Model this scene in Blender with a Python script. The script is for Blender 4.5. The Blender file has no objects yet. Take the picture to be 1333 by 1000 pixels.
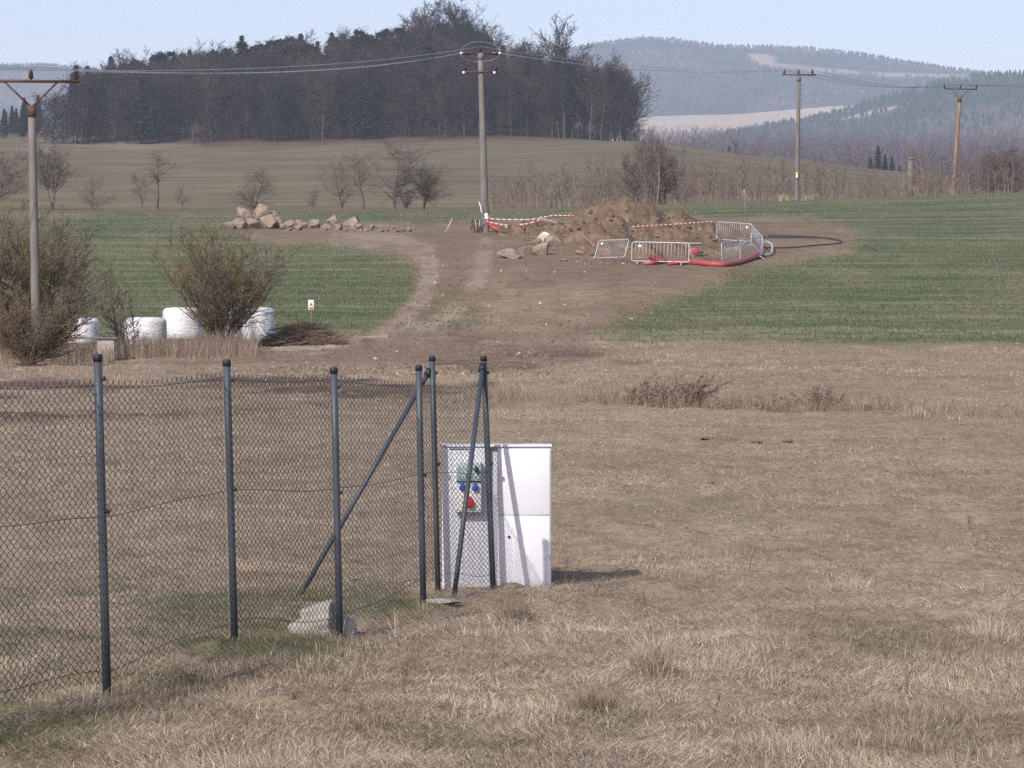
import bpy, bmesh, math, random
import numpy as np
from mathutils import Vector, noise as mnoise

# ------------------------------------------------------------------ camera, sky, sun, exposure
SC = bpy.context.scene
COL = SC.collection
F = 4400.0                       # focal length in photo pixels (1333 wide): a long zoom
CAMZ = 1.74
PITCH = math.atan(35.0 / F)
cam = bpy.data.cameras.new('camera'); camo = bpy.data.objects.new('camera', cam); COL.objects.link(camo)
camo.location = (0, 0, CAMZ); camo.rotation_euler = (math.pi / 2 - PITCH, 0, 0)
cam.sensor_fit = 'HORIZONTAL'; cam.sensor_width = 36; cam.lens = 36 * F / 1333.0
cam.clip_start = 0.5; cam.clip_end = 30000
SC.camera = camo
SUN_EL = math.radians(36); SUN_AZ = math.radians(30)     # behind the camera, 30 degrees to the left
to_sun = Vector((-math.sin(SUN_AZ) * math.cos(SUN_EL), -math.cos(SUN_AZ) * math.cos(SUN_EL), math.sin(SUN_EL)))
sl = bpy.data.lights.new('sun', 'SUN'); sl.energy = 3.9; sl.angle = math.radians(0.55); sl.color = (1.0, 0.955, 0.875)
so = bpy.data.objects.new('sun', sl); COL.objects.link(so); so.rotation_euler = to_sun.to_track_quat('Z', 'Y').to_euler()
W = bpy.data.worlds.new('World'); SC.world = W; W.use_nodes = True
sky = W.node_tree.nodes.new('ShaderNodeTexSky'); sky.sky_type = 'NISHITA'; sky.sun_disc = False
sky.sun_elevation = SUN_EL
sky.sun_rotation = math.atan2(to_sun.x, to_sun.y)
sky.altitude = 500; sky.air_density = 1.0; sky.dust_density = 2.0; sky.ozone_density = 2.0
bg = W.node_tree.nodes['Background']; bg.inputs[1].default_value = 0.15
tintn = W.node_tree.nodes.new('ShaderNodeMix'); tintn.data_type = 'RGBA'; tintn.blend_type = 'MULTIPLY'; tintn.inputs[0].default_value = 1.0; tintn.inputs[7].default_value = (1.16, .985, .985, 1)
W.node_tree.links.new(sky.outputs[0], tintn.inputs[6]); W.node_tree.links.new(tintn.outputs[2], bg.inputs[0])
SC.view_settings.view_transform = 'Standard'; SC.view_settings.look = 'None'
SC.view_settings.exposure = 0.35; SC.view_settings.gamma = 1.0
SC.cycles.use_denoising = False
SC.cycles.max_bounces = 6; SC.cycles.diffuse_bounces = 2; SC.cycles.volume_bounces = 1; SC.cycles.transparent_max_bounces = 12

# ------------------------------------------------------------------ numbers
rs = np.random.RandomState(7)
random.seed(7)
cp, sp_ = math.cos(PITCH), math.sin(PITCH)
def ray(px, py):
    a = (px - 666.5) / F; b = (500 - py) / F
    return a, cp + b * sp_, -sp_ + b * cp
def at(px, py, D):
    x, y, z = ray(px, py); k = D / y
    return Vector((x * k, D, CAMZ + z * k))
def proj(X, Y, Z):
    dz = Z - CAMZ
    f = Y * cp - dz * sp_; u = Y * sp_ + dz * cp
    f = np.maximum(f, 0.01)
    return 666.5 + F * X / f, 500 - F * u / f
def vn(x, y, s=0):
    x = np.asarray(x, float); y = np.asarray(y, float)
    ix = np.floor(x).astype(np.int64); iy = np.floor(y).astype(np.int64)
    fx = x - ix; fy = y - iy; fx = fx * fx * (3 - 2 * fx); fy = fy * fy * (3 - 2 * fy)
    def h(a, b):
        k = (a * 374761393 + b * 668265263 + s * 974711) & 0xffffffff
        k = ((k ^ (k >> 13)) * 1274126177) & 0xffffffff
        return ((k ^ (k >> 16)) & 0xffff) / 65535.0
    return (h(ix, iy) * (1 - fx) + h(ix + 1, iy) * fx) * (1 - fy) + (h(ix, iy + 1) * (1 - fx) + h(ix + 1, iy + 1) * fx) * fy
def fbm(x, y, s=0, o=4):
    t = 0; a = .5; n = 0
    for k in range(o):
        t = t + a * vn(np.asarray(x) * 2 ** k, np.asarray(y) * 2 ** k, s + k); n += a; a *= .5
    return t / n
def sstep(a, b, x):
    t = np.clip((x - a) / (b - a), 0, 1); return t * t * (3 - 2 * t)
def hermite(xs, Y, x):                                    # monotone-ish cubic through rows of Y
    xs = np.asarray(xs, float); d = (Y[1:] - Y[:-1]) / (xs[1:] - xs[:-1])[:, None]
    m = np.zeros_like(Y); m[1:-1] = np.where(d[1:] * d[:-1] > 0, 2 * d[1:] * d[:-1] / (d[1:] + d[:-1] + 1e-12), 0); m[0] = d[0]; m[-1] = d[-1]
    i = np.clip(np.searchsorted(xs, x) - 1, 0, len(xs) - 2); h = xs[i + 1] - xs[i]; t = np.clip((x - xs[i]) / h, 0, 1)
    return i, h, t, m

# ------------------------------------------------------------------ terrain
PXC = np.array([-900, -300, 0, 90, 200, 350, 480, 580, 660, 740, 830, 1000, 1180, 1333, 1700, 2300], float)
UC = (PXC - 666.5) / F
ROWS = {130: [445] * 16, 167: [345] * 16, 190: [304] * 16,
 215: [284, 284, 284, 284, 284, 284, 283, 282, 281, 280, 278, 274, 271, 268, 264, 262],
 250: [277, 277, 277, 277, 277, 276, 275, 274, 273, 272, 269, 262, 257, 252, 248, 246],
 300: [274, 274, 273, 273, 273, 272, 271, 271, 270, 270, 269, 266, 262, 258, 254, 252],
 500: [236, 234, 232, 231, 230, 228, 226, 225, 225, 224, 225, 238, 248, 252, 254, 254],
 800: [196, 194, 191, 192, 191, 188, 184, 181, 180, 180, 184, 204, 225, 240, 250, 252],
 950: [190, 184, 178, 170, 152, 134, 126, 112, 140, 168, 202, 222, 238, 248, 252, 252],
 1100: [196, 190, 188, 185, 168, 150, 142, 130, 160, 190, 220, 238, 248, 252, 252, 252],
 1300: [200, 198, 196, 196, 198, 200, 200, 205, 220, 232, 242, 247, 248, 248, 248, 248],
 1700: [190, 188, 186, 186, 200, 205, 205, 210, 220, 226, 230, 232, 232, 230, 230, 230],
 2600: [165, 165, 165, 165, 180, 185, 190, 194, 194, 194, 194, 196, 200, 198, 195, 195],
 3200: [172, 172, 172, 172, 185, 190, 195, 200, 202, 202, 202, 204, 210, 206, 200, 200]}
DR = [-30, 0, 13, 26, 40, 70, 100] + sorted(ROWS)
ZT = [[0] * 16] * 4 + [[.2] * 16, [.72] * 16, [1.4] * 16]
for d in sorted(ROWS):
    ZT.append([at(px, py, d).z for px, py in zip(PXC, ROWS[d])])
ZT = np.array(ZT, float); DR = np.array(DR, float)
DA = np.array([-.4, 73.]); DB = np.array([10.2, 62.5]); DU = (DB - DA) / np.linalg.norm(DB - DA); DN = np.array([-DU[1], DU[0]])
def zground(X, Y, fine=True):
    X = np.atleast_1d(np.asarray(X, float)); Y = np.atleast_1d(np.asarray(Y, float))
    u = np.clip(X / np.maximum(Y, 12), UC[0], UC[-1])
    i, h, t, M = hermite(DR, ZT, Y)
    ci = np.clip(np.searchsorted(UC, u) - 1, 0, len(UC) - 2); cf = (u - UC[ci]) / (UC[ci + 1] - UC[ci]); cf = cf * cf * (3 - 2 * cf) * .6 + cf * .4
    def row(c):
        y0, y1, m0, m1 = ZT[i, c], ZT[i + 1, c], M[i, c], M[i + 1, c]
        return (2 * t**3 - 3 * t**2 + 1) * y0 + (t**3 - 2 * t**2 + t) * h * m0 + (-2 * t**3 + 3 * t**2) * y1 + (t**3 - t**2) * h * m1
    z = row(ci) * (1 - cf) + row(ci + 1) * cf
    s = (X - DA[0]) * DU[0] + (Y - DA[1]) * DU[1]; w = (X - DA[0]) * DN[0] + (Y - DA[1]) * DN[1]
    w = w + .5 * (fbm(s * .3, 0 * s, 91, 2) - .5)
    z = z - sstep(-2.5, 1.5, s) * (.34 * np.exp(-((w - 1.2) / .9) ** 2) - .05 * np.exp(-((w + .6) / .8) ** 2))
    z = z + .05 * np.exp(-((X - .84) / .45) ** 4 - ((Y - 25.6) / .55) ** 2)  # low rise added to hide part of the cabinet's cast shadow
    z = z - .05 * np.exp(-((X + .05) / .55) ** 2 - ((Y - 25.3) / .5) ** 2)
    if fine:
        z = z + sstep(11, 13, Y) * (1 - sstep(45, 75, Y)) * (.06 * (fbm(X * 5, Y * 4, 7, 3) - .5) + .085 * (fbm(X * 2.6, Y * 1.8, 8, 2) - .5))
        a = sstep(4, 12, Y)
        z = z + a * (.10 * (fbm(X * .45, Y * .45, 3, 3) - .5) + .075 * (fbm(X * 1.9, Y * 1.3, 5, 3) - .5)) * np.clip(1 + (Y - 30) / 60, 1, 2.2) * (1 - .6 * sstep(135, 160, Y))
        z = z + .25 * sstep(60, 130, Y) * (fbm(X * .08, Y * .08, 11, 3) - .5)
        z = z + 3.0 * sstep(300, 700, Y) * (fbm(X * .012, Y * .012, 12, 3) - .5)
    return z
def zg(x, y): return float(zground(x, y)[0])
DS = np.concatenate([np.arange(11, 60, .05), np.arange(60, 320, .25), np.arange(320, 1300, 2.)])
def G(px, py, dmin=11):                                   # the point of the ground seen at a photo pixel
    a, b, c = ray(px, py); k = DS / b
    zr = CAMZ + c * k; g = zground(a * k, DS)
    j = np.where((g >= zr) & (DS > dmin))[0]; j = j[0] if len(j) else len(DS) - 1
    return Vector((a * k[j], DS[j], g[j]))
def onground(px, D):
    x = (px - 666.5) / F * D
    return Vector((x, D, zg(x, D)))

# ------------------------------------------------------------------ mesh builder
class MB:
    def __init__(s): s.V = []; s.Q = []; s.T = []; s.C = []; s.n = 0
    def add(s, V, Q=None, T=None, C=None):
        V = np.asarray(V, float).reshape(-1, 3)
        if Q is not None and len(Q): s.Q.append(np.asarray(Q, np.int64).reshape(-1, 4) + s.n)
        if T is not None and len(T): s.T.append(np.asarray(T, np.int64).reshape(-1, 3) + s.n)
        s.V.append(V); s.n += len(V)
        if C is not None: s.C.append(np.asarray(C, float).reshape(-1, 3))
    def segs(s, P0, P1, R0, R1, k=3):
        P0 = np.asarray(P0, float); P1 = np.asarray(P1, float); N = len(P0)
        if N == 0: return
        R0 = np.broadcast_to(np.asarray(R0, float), (N,)); R1 = np.broadcast_to(np.asarray(R1, float), (N,))
        d = P1 - P0; d = d / (np.linalg.norm(d, axis=1, keepdims=True) + 1e-9)
        ref = np.where(np.abs(d[:, 2:3]) > .9, [[1., 0, 0]], [[0, 0, 1.]])
        a = np.cross(d, ref); a /= np.linalg.norm(a, axis=1, keepdims=True) + 1e-9; b = np.cross(d, a)
        th = np.arange(k) * 2 * np.pi / k
        ring = a[:, None, :] * np.cos(th)[None, :, None] + b[:, None, :] * np.sin(th)[None, :, None]
        V = np.concatenate([P0[:, None] + ring * R0[:, None, None], P1[:, None] + ring * R1[:, None, None]], 1)
        base = (np.arange(N) * 2 * k)[:, None]; j = np.arange(k); j2 = (j + 1) % k
        q = np.stack([base + j, base + j2, base + k + j2, base + k + j], -1)
        s.add(V, q)
    def tube(s, pts, r, k=8, cap=True, closed=False):
        P = np.array([tuple(p) for p in pts], float); n = len(P); r = np.broadcast_to(np.asarray(r, float), (n,))
        if closed: d = np.roll(P, -1, 0) - np.roll(P, 1, 0)
        else: d = np.gradient(P, axis=0)
        d /= np.linalg.norm(d, axis=1, keepdims=True) + 1e-9
        a = np.cross(d[0], [0, 0, 1.] if abs(d[0][2]) < .9 else [1., 0, 0]); V = []
        th = np.arange(k) * 2 * np.pi / k
        for i in range(n):
            a = a - d[i] * a.dot(d[i]); a /= np.linalg.norm(a) + 1e-9; b = np.cross(d[i], a)
            V.append(P[i] + r[i] * (np.cos(th)[:, None] * a + np.sin(th)[:, None] * b))
        Q = []; m = n if closed else n - 1
        for i in range(m):
            i2 = (i + 1) % n
            for j in range(k): Q.append((i * k + j, i * k + (j + 1) % k, i2 * k + (j + 1) % k, i2 * k + j))
        T = []; V = np.concatenate(V)
        if cap and not closed:
            V = np.concatenate([V, P[:1], P[-1:]]); c0 = n * k
            for j in range(k): T.append((c0, (j + 1) % k, j)); T.append((c0 + 1, (n - 1) * k + j, (n - 1) * k + (j + 1) % k))
        s.add(V, Q, T)
    def lathe(s, prof, k=16, c=(0, 0, 0)):
        th = np.arange(k) * 2 * np.pi / k; V = []; n = len(prof)
        for r, z in prof: V.append(np.stack([c[0] + r * np.cos(th), c[1] + r * np.sin(th), np.full(k, c[2] + z)], 1))
        Q = [(i * k + j, i * k + (j + 1) % k, (i + 1) * k + (j + 1) % k, (i + 1) * k + j) for i in range(n - 1) for j in range(k)]
        s.add(np.concatenate(V), Q)
    def box(s, lo, hi, bev=0.0, seg=2):
        bm = bmesh.new(); bmesh.ops.create_cube(bm, size=1)
        for v in bm.verts: v.co = Vector([(lo[i] + hi[i]) / 2 + v.co[i] * (hi[i] - lo[i]) for i in range(3)])
        if bev: bmesh.ops.bevel(bm, geom=bm.edges[:], offset=bev, segments=seg, affect='EDGES', profile=.5)
        s.bm(bm)
    def bm(s, bm):
        bm.verts.index_update(); V = [tuple(v.co) for v in bm.verts]; Q = []; T = []
        for f in bm.faces:
            ix = [v.index for v in f.verts]
            if len(ix) == 4: Q.append(ix)
            else: T += [(ix[0], ix[i], ix[i + 1]) for i in range(1, len(ix) - 1)]
        s.add(V, Q, T); bm.free()
    def mesh(s, name, mat, org=(0, 0, 0), smooth=False):
        V = np.concatenate(s.V) - np.array(tuple(org)); me = bpy.data.meshes.new(name)
        Q = np.concatenate(s.Q) if s.Q else np.zeros((0, 4), int); T = np.concatenate(s.T) if s.T else np.zeros((0, 3), int)
        me.vertices.add(len(V)); me.vertices.foreach_set('co', V.astype(np.float32).ravel())
        L = np.concatenate([Q.ravel(), T.ravel()]); me.loops.add(len(L)); me.loops.foreach_set('vertex_index', L.astype(np.int32))
        st = np.concatenate([np.arange(len(Q)) * 4, len(Q) * 4 + np.arange(len(T)) * 3]); me.polygons.add(len(st)); me.polygons.foreach_set('loop_start', st.astype(np.int32))
        if smooth: me.polygons.foreach_set('use_smooth', np.ones(len(st), bool))
        if s.C:
            C = np.concatenate(s.C); C = np.concatenate([C, np.ones((len(C), 1))], 1)
            at_ = me.attributes.new('tint', 'FLOAT_COLOR', 'POINT'); at_.data.foreach_set('color', C.astype(np.float32).ravel())
        me.update(calc_edges=True); me.materials.append(mat)
        return me
    def build(s, name, mat, parent=None, org=(0, 0, 0), smooth=False):
        o = bpy.data.objects.new(name, s.mesh(name, mat, org, smooth)); COL.objects.link(o)
        if parent is not None: o.parent = parent
        else: o.location = tuple(org)
        return o
def tag(o, label=None, cat=None, group=None, kind=None):
    if label: o['label'] = label
    if cat: o['category'] = cat
    if group: o['group'] = group
    if kind: o['kind'] = kind
    return o
def thing(name, label, cat, loc=(0, 0, 0), group=None, rz=0):
    o = bpy.data.objects.new(name, None); COL.objects.link(o); o.location = tuple(loc); o.rotation_euler = (0, 0, rz); o.empty_display_size = .2
    return tag(o, label, cat, group)
def copy_tree(o, parent=None, top=True):
    c = o.copy(); COL.objects.link(c)
    if parent is not None: c.parent = parent
    for ch in list(o.children): copy_tree(ch, c)
    return c

# ------------------------------------------------------------------ materials
class NG:
    def __init__(s, name):
        s.m = bpy.data.materials.new(name); s.m.use_nodes = True; s.t = s.m.node_tree; s.b = s.t.nodes['Principled BSDF']; s.pos = None
    def n(s, ty, **kw):
        nd = s.t.nodes.new(ty)
        for k, v in kw.items(): setattr(nd, k, v)
        return nd
    def put(s, sock, v):
        if isinstance(v, bpy.types.NodeSocket): s.t.links.new(v, sock)
        elif v is not None:
            if sock.type == 'RGBA' and not isinstance(v, (int, float)): v = tuple(v) + (1,) if len(v) == 3 else v
            sock.default_value = v
    def coords(s, obj=False, scale=(1, 1, 1)):
        c = s.n('ShaderNodeTexCoord').outputs['Object'] if obj else s.n('ShaderNodeNewGeometry').outputs['Position']
        mp = s.n('ShaderNodeMapping'); s.put(mp.inputs[0], c); mp.inputs['Scale'].default_value = scale
        return mp.outputs[0]
    def noise(s, co, scale, detail=4, rough=.6):
        nd = s.n('ShaderNodeTexNoise'); s.put(nd.inputs['Vector'], co); nd.inputs['Scale'].default_value = scale; nd.inputs['Detail'].default_value = detail; nd.inputs['Roughness'].default_value = rough
        return nd.outputs['Fac']
    def ramp(s, f, stops):
        nd = s.n('ShaderNodeValToRGB'); s.put(nd.inputs[0], f); e = nd.color_ramp.elements
        while len(e) < len(stops): e.new(.5)
        for k, (p, c) in enumerate(stops):
            e[k].position = p; e[k].color = tuple(c) + (1,) if len(c) == 3 else c
        return nd.outputs[0]
    def mix(s, f, a, b, mode='MIX'):
        nd = s.n('ShaderNodeMix', data_type='RGBA', blend_type=mode); s.put(nd.inputs[0], f); s.put(nd.inputs[6], a); s.put(nd.inputs[7], b)
        return nd.outputs[2]
    def math(s, op, a, b=None):
        nd = s.n('ShaderNodeMath', operation=op); s.put(nd.inputs[0], a); s.put(nd.inputs[1], b); return nd.outputs[0]
    def attr(s, name):
        nd = s.n('ShaderNodeAttribute', attribute_name=name); return nd
    def bump(s, h, dist, strength=1.0):
        nd = s.n('ShaderNodeBump'); s.put(nd.inputs['Height'], h); nd.inputs['Distance'].default_value = dist; nd.inputs['Strength'].default_value = strength
        s.put(s.b.inputs['Normal'], nd.outputs[0])
    def out(s, col, rough=.8, metal=0, spec=.3):
        s.put(s.b.inputs['Base Color'], col); s.put(s.b.inputs['Roughness'], rough); s.b.inputs['Metallic'].default_value = metal; s.b.inputs['Specular IOR Level'].default_value = spec
        return s.m
def simple(name, c1, c2, scale=3, rough=.8, metal=0, spec=.3, bump=0, obj=True, sc=(1, 1, 1), rnd=0):
    g = NG(name); co = g.coords(obj, sc); f = g.noise(co, scale, 5, .65); c = g.ramp(f, [(.3, c1), (.7, c2)])
    if rnd:
        oi = g.n('ShaderNodeObjectInfo').outputs['Random']
        c = g.mix(1.0, c, g.ramp(oi, [(0, (1 - rnd,) * 3), (1, (1 + rnd, 1 + rnd * .9, 1 + rnd * .7))]), 'MULTIPLY')
    if bump: g.bump(f, bump)
    return g.out(c, rough, metal, spec)
def tinted(name, transl=.0, spec=.15, mul=1.0):
    g = NG(name); a = g.attr('tint').outputs['Color']
    if mul != 1: a = g.mix(1.0, a, (mul, mul, mul), 'MULTIPLY')
    g.out(a, .85, 0, spec)
    if transl:
        tr = g.n('ShaderNodeBsdfTranslucent'); g.put(tr.inputs[0], a); mx = g.n('ShaderNodeMixShader'); mx.inputs[0].default_value = transl
        g.t.links.new(g.b.outputs[0], mx.inputs[1]); g.t.links.new(tr.outputs[0], mx.inputs[2])
        g.t.links.new(mx.outputs[0], g.t.nodes['Material Output'].inputs[0])
    return g.m
M = {}
M['post'] = simple('fence_coating', (.036, .044, .056), (.050, .060, .075), 6, .5, 0, .4)
M['cap'] = simple('black_cap_plastic', (.012, .013, .016), (.02, .02, .024), 9, .55)
M['wire'] = simple('fence_wire_coating', (.022, .03, .040), (.034, .043, .054), 3, .5)
M['concrete'] = simple('pole_concrete', (.098, .094, .088), (.175, .168, .156), 1.6, .9, bump=.004, sc=(2, 2, .5))
M['rusty'] = simple('rusty_steel', (.045, .026, .02), (.12, .066, .048), 5, .8)
M['insul'] = simple('brown_porcelain', (.03, .012, .01), (.06, .022, .016), 4, .25, spec=.6)
M['whiteins'] = simple('white_porcelain', (.7, .7, .68), (.8, .8, .78), 4, .25, spec=.6)
M['woodpole'] = simple('orange_weathered_pole', (.165, .108, .068), (.26, .172, .11), 1.2, .9, sc=(3, 3, .4))
M['aluwire'] = simple('aluminium_wire', (.45, .46, .48), (.6, .6, .62), 1, .4, .6)
M['darkwire'] = simple('dark_cable', (.02, .02, .022), (.035, .035, .04), 3, .6)
M['galv'] = simple('galvanised_steel', (.34, .36, .39), (.50, .52, .55), 8, .5, .35, .5)
M['red'] = simple('red_conduit_plastic', (.27, .042, .048), (.35, .07, .076), 5, .5, sc=(1, 1, 1))
M['white'] = simple('white_plastic', (.60, .60, .61), (.68, .68, .69), 3, .5)
M['cab'] = simple('cabinet_polyester', (.54, .55, .60), (.60, .61, .66), 2.2, .55, bump=.0006)
M['gap'] = simple('bluish_grey_plastic', (.36, .37, .41), (.42, .43, .47), 3, .6)  # plain bluish grey for duct, seam, ledge, breakers and cables
M['dark'] = simple('dark_seal', (.03, .03, .035), (.05, .05, .055), 4, .6)
M['teal'] = simple('teal_breaker_cover', (.27, .42, .40), (.36, .50, .48), 12, .25, spec=.6)
M['blue'] = simple('blue_socket_plastic', (.03, .07, .40), (.045, .10, .48), 8, .4)
M['redsock'] = simple('red_socket_plastic', (.55, .02, .03), (.62, .035, .04), 8, .4)
M['bark'] = simple('dark_bark', (.050, .042, .042), (.115, .098, .092), 2.5, .95, rnd=.25)
M['twig'] = simple('bare_twigs', (.085, .068, .062), (.150, .122, .110), .25, .95, rnd=.28)
M['barkbirch'] = simple('birch_bark', (.11, .09, .08), (.29, .26, .23), 1.3, .9, sc=(1, 1, 3))
M['twigred'] = simple('reddish_twigs', (.11, .078, .07), (.20, .145, .13), .4, .95, rnd=.25)
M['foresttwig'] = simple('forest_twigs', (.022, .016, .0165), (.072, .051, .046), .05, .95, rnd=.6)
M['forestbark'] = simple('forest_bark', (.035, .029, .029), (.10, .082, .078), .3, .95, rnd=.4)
M['needle'] = simple('pine_needles', (.010, .019, .012), (.030, .046, .025), .35, .9, rnd=.3)
M['shrub'] = tinted('lichen_shrub_twigs')
M['grass'] = tinted('dry_grass_blades', .25)
M['crop'] = tinted('crop_blades', .2)
M['farleaf'] = tinted('far_tree_foliage')
M['clods'] = tinted('soil_clod')
def mk_rock():
    g = NG('quarry_rock'); co = g.coords(True); f = g.noise(co, 1.6, 6, .65); f2 = g.noise(co, 5, 5, .7); w = g.noise(co, 2.3, 4, .6)
    c = g.ramp(f, [(.3, (.13, .098, .075)), (.5, (.235, .188, .148)), (.72, (.35, .295, .245))])
    c = g.mix(g.ramp(w, [(.60, (0, 0, 0)), (.68, (1, 1, 1))]), c, (.62, .58, .53))
    c = g.mix(g.ramp(f2, [(.28, (.55, .55, .55)), (.5, (0, 0, 0))]), c, (.12, .08, .055))
    g.bump(g.noise(co, 7, 6, .7), .03, .8); return g.out(c, .92, 0, .2)
M['rock'] = mk_rock()
def mk_film():
    g = NG('bale_stretch_film'); co = g.coords(True, (1, 1, 5)); f = g.noise(co, 4, 5, .6); h = g.noise(g.coords(True, (1.5, 1.5, 9)), 2.2, 4, .6)
    g.bump(h, .05, .8); return g.out(g.ramp(f, [(.3, (.54, .55, .58)), (.7, (.66, .66, .69))]), .38, 0, .45)
M['film'] = mk_film()
def mk_stripe():
    g = NG('red_white_tape'); tx = g.attr('tint').outputs['Color']; return g.out(tx, .5, 0, .3)
M['tape'] = mk_stripe()
def mk_soil():
    g = NG('dug_soil'); co = g.coords(); f = g.noise(co, .9, 6, .7); f2 = g.noise(co, 5, 5, .75)
    c = g.ramp(f, [(.3, (0.111, 0.075, 0.049)), (.52, (0.182, 0.128, 0.086)), (.75, (0.280, 0.205, 0.144))]); c = g.mix(g.ramp(f2, [(.3, (.7,) * 3), (.55, (0, 0, 0))]), c, (0.078, 0.053, 0.037))
    g.bump(f2, .12, .9); return g.out(c, .95, 0, .1)
M['soil'] = mk_soil()
def mk_ground():
    g = NG('ground_cover'); co = g.coords(); A = g.attr('cov'); B = g.attr('cov2')
    sa = g.n('ShaderNodeSeparateColor'); g.put(sa.inputs[0], A.outputs['Color']); sb = g.n('ShaderNodeSeparateColor'); g.put(sb.inputs[0], B.outputs['Color'])
    dirt, green, olive = sa.outputs[0:3]; light, dark, litter = sb.outputs[0:3]
    n1 = g.noise(co, 1.1, 6, .68); n2 = g.noise(co, 9, 5, .7); n3 = g.noise(co, .12, 5, .6); n4 = g.noise(g.coords(False, (.25, 1.2, 1)), 1.0, 6, .7)
    dry = g.ramp(n1, [(.28, (0.122, 0.092, 0.063)), (.48, (0.230, 0.176, 0.121)), (.72, (0.367, 0.287, 0.201))])
    dry = g.mix(.45, dry, g.ramp(n3, [(.3, (0.163, 0.122, 0.083)), (.55, (0.265, 0.204, 0.141)), (.75, (0.357, 0.282, 0.198))]))
    dry = g.mix(g.ramp(n2, [(.32, (.65,) * 3), (.52, (0, 0, 0))]), dry, (.085, .066, .048))
    gr = g.ramp(n4, [(.25, (0.045, 0.062, 0.028)), (.5, (0.067, 0.088, 0.041)), (.75, (0.122, 0.132, 0.070))])
    gr = g.mix(g.math('MULTIPLY', .5, g.ramp(n3, [(.4, (0, 0, 0)), (.7, (1, 1, 1))])), gr, (.13, .12, .075))
    wv = g.n('ShaderNodeTexWave', wave_type='BANDS', bands_direction='Y'); g.put(wv.inputs[0], co); wv.inputs['Scale'].default_value = .10; wv.inputs['Distortion'].default_value = 3.0; wv.inputs['Detail'].default_value = 3; wv.inputs['Detail Scale'].default_value = .3
    gr = g.mix(g.ramp(wv.outputs['Fac'], [(.86, (0, 0, 0)), (.97, (.4, .4, .4))]), gr, (.17, .17, .105))
    nb = g.noise(g.coords(False, (.006, .30, .1)), 1.0, 4, .6); gr = g.mix(g.ramp(nb, [(.52, (0, 0, 0)), (.62, (.75,) * 3)]), gr, (.17, .165, .11)); gr = g.mix(g.ramp(nb, [(.30, (.6,) * 3), (.40, (0, 0, 0))]), gr, (.045, .055, .03))
    ol = g.ramp(g.noise(g.coords(False, (.09, .24, .3)), .55, 6, .74), [(.30, (0.071, 0.060, 0.034)), (.5, (0.126, 0.105, 0.061)), (.70, (0.228, 0.183, 0.111))])
    ol = g.mix(.4, ol, g.ramp(g.noise(co, .03, 4, .6), [(.35, (0.100, 0.089, 0.051)), (.65, (0.184, 0.142, 0.096))]))
    di = g.ramp(n1, [(.28, (0.107, 0.073, 0.049)), (.5, (0.174, 0.123, 0.085)), (.74, (0.258, 0.191, 0.133))])
    di = g.mix(.4, di, g.ramp(n3, [(.35, (0.123, 0.088, 0.059)), (.65, (0.214, 0.159, 0.110))]))
    di = g.mix(g.ramp(n2, [(.34, (.6,) * 3), (.52, (0, 0, 0))]), di, (.085, .062, .046)); di = g.mix(g.ramp(n4, [(.58, (0, 0, 0)), (.72, (.55,) * 3)]), di, (.13, .125, .075))
    li = g.ramp(n3, [(.3, (.06, .042, .036)), (.7, (.14, .085, .066))])
    c = g.mix(olive, dry, ol); c = g.mix(green, c, gr); c = g.mix(dirt, c, di); c = g.mix(litter, c, li)
    c = g.mix(light, c, g.ramp(n1, [(.3, (.25, .195, .15)), (.7, (.42, .35, .28))]))
    c = g.mix(dark, c, g.ramp(n1, [(.3, (.065, .043, .03)), (.7, (.14, .098, .07))]))
    g.bump(g.math('ADD', n1, g.math('MULTIPLY', n2, .35)), .09, .8)
    return g.out(c, .95, 0, .1)
M['ground'] = mk_ground()

# ------------------------------------------------------------------ ground sheet
def polymask(px, py, poly, soft, wob=0, seed=0, wx=.02, wy=.05):
    if wob:
        px = px + wob * 2.2 * (fbm(px * wx, py * wy, seed, 4) - .5) * 2; py = py + wob * (fbm(px * wx, py * wy, seed + 9, 4) - .5) * 2
    P = np.array(poly, float); n = len(P); ins = np.zeros(px.shape, bool); d2 = np.full(px.shape, 1e12)
    for i in range(n):
        x1, y1 = P[i]; x2, y2 = P[(i + 1) % n]
        c = ((y1 > py) != (y2 > py)) & (px < (x2 - x1) * (py - y1) / (y2 - y1 + 1e-9) + x1); ins ^= c
        ex, ey = x2 - x1, (y2 - y1); t = np.clip(((px - x1) * ex + (py - y1) * ey) / (ex * ex + ey * ey + 1e-9), 0, 1)
        d2 = np.minimum(d2, (px - x1 - t * ex) ** 2 + ((py - y1 - t * ey) * 2) ** 2)
    sd = np.where(ins, 1, -1) * np.sqrt(d2)
    return sstep(-soft, soft, sd)
def strip(px, py, pts, w, soft=.6):
    d = np.full(px.shape, 1e9)
    for (x1, y1), (x2, y2) in zip(pts[:-1], pts[1:]):
        ex, ey = x2 - x1, y2 - y1; t = np.clip(((px - x1) * ex + (py - y1) * ey) / (ex * ex + ey * ey), 0, 1)
        d = np.minimum(d, np.hypot(px - x1 - t * ex, py - y1 - t * ey))
    return 1 - sstep(w * (1 - soft), w, d)
GL = [(-900, 281), (100, 280), (640, 279), (640, 286), (560, 292), (430, 296), (330, 297), (300, 302), (330, 311), (430, 318), (505, 326), (540, 340), (545, 362), (533, 388), (508, 412), (478, 430), (430, 440), (360, 446), (200, 452), (-900, 475)]
GR = [(740, 274), (850, 271), (1000, 263), (1333, 252), (2300, 243), (2300, 452), (1333, 448), (1100, 446), (950, 443), (800, 439), (770, 432), (830, 405), (905, 382), (970, 352), (1045, 337), (1105, 320), (1110, 303), (1050, 292), (960, 287), (860, 286), (740, 284)]
GC = [(640, 277), (740, 274), (740, 284), (640, 288)]
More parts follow.
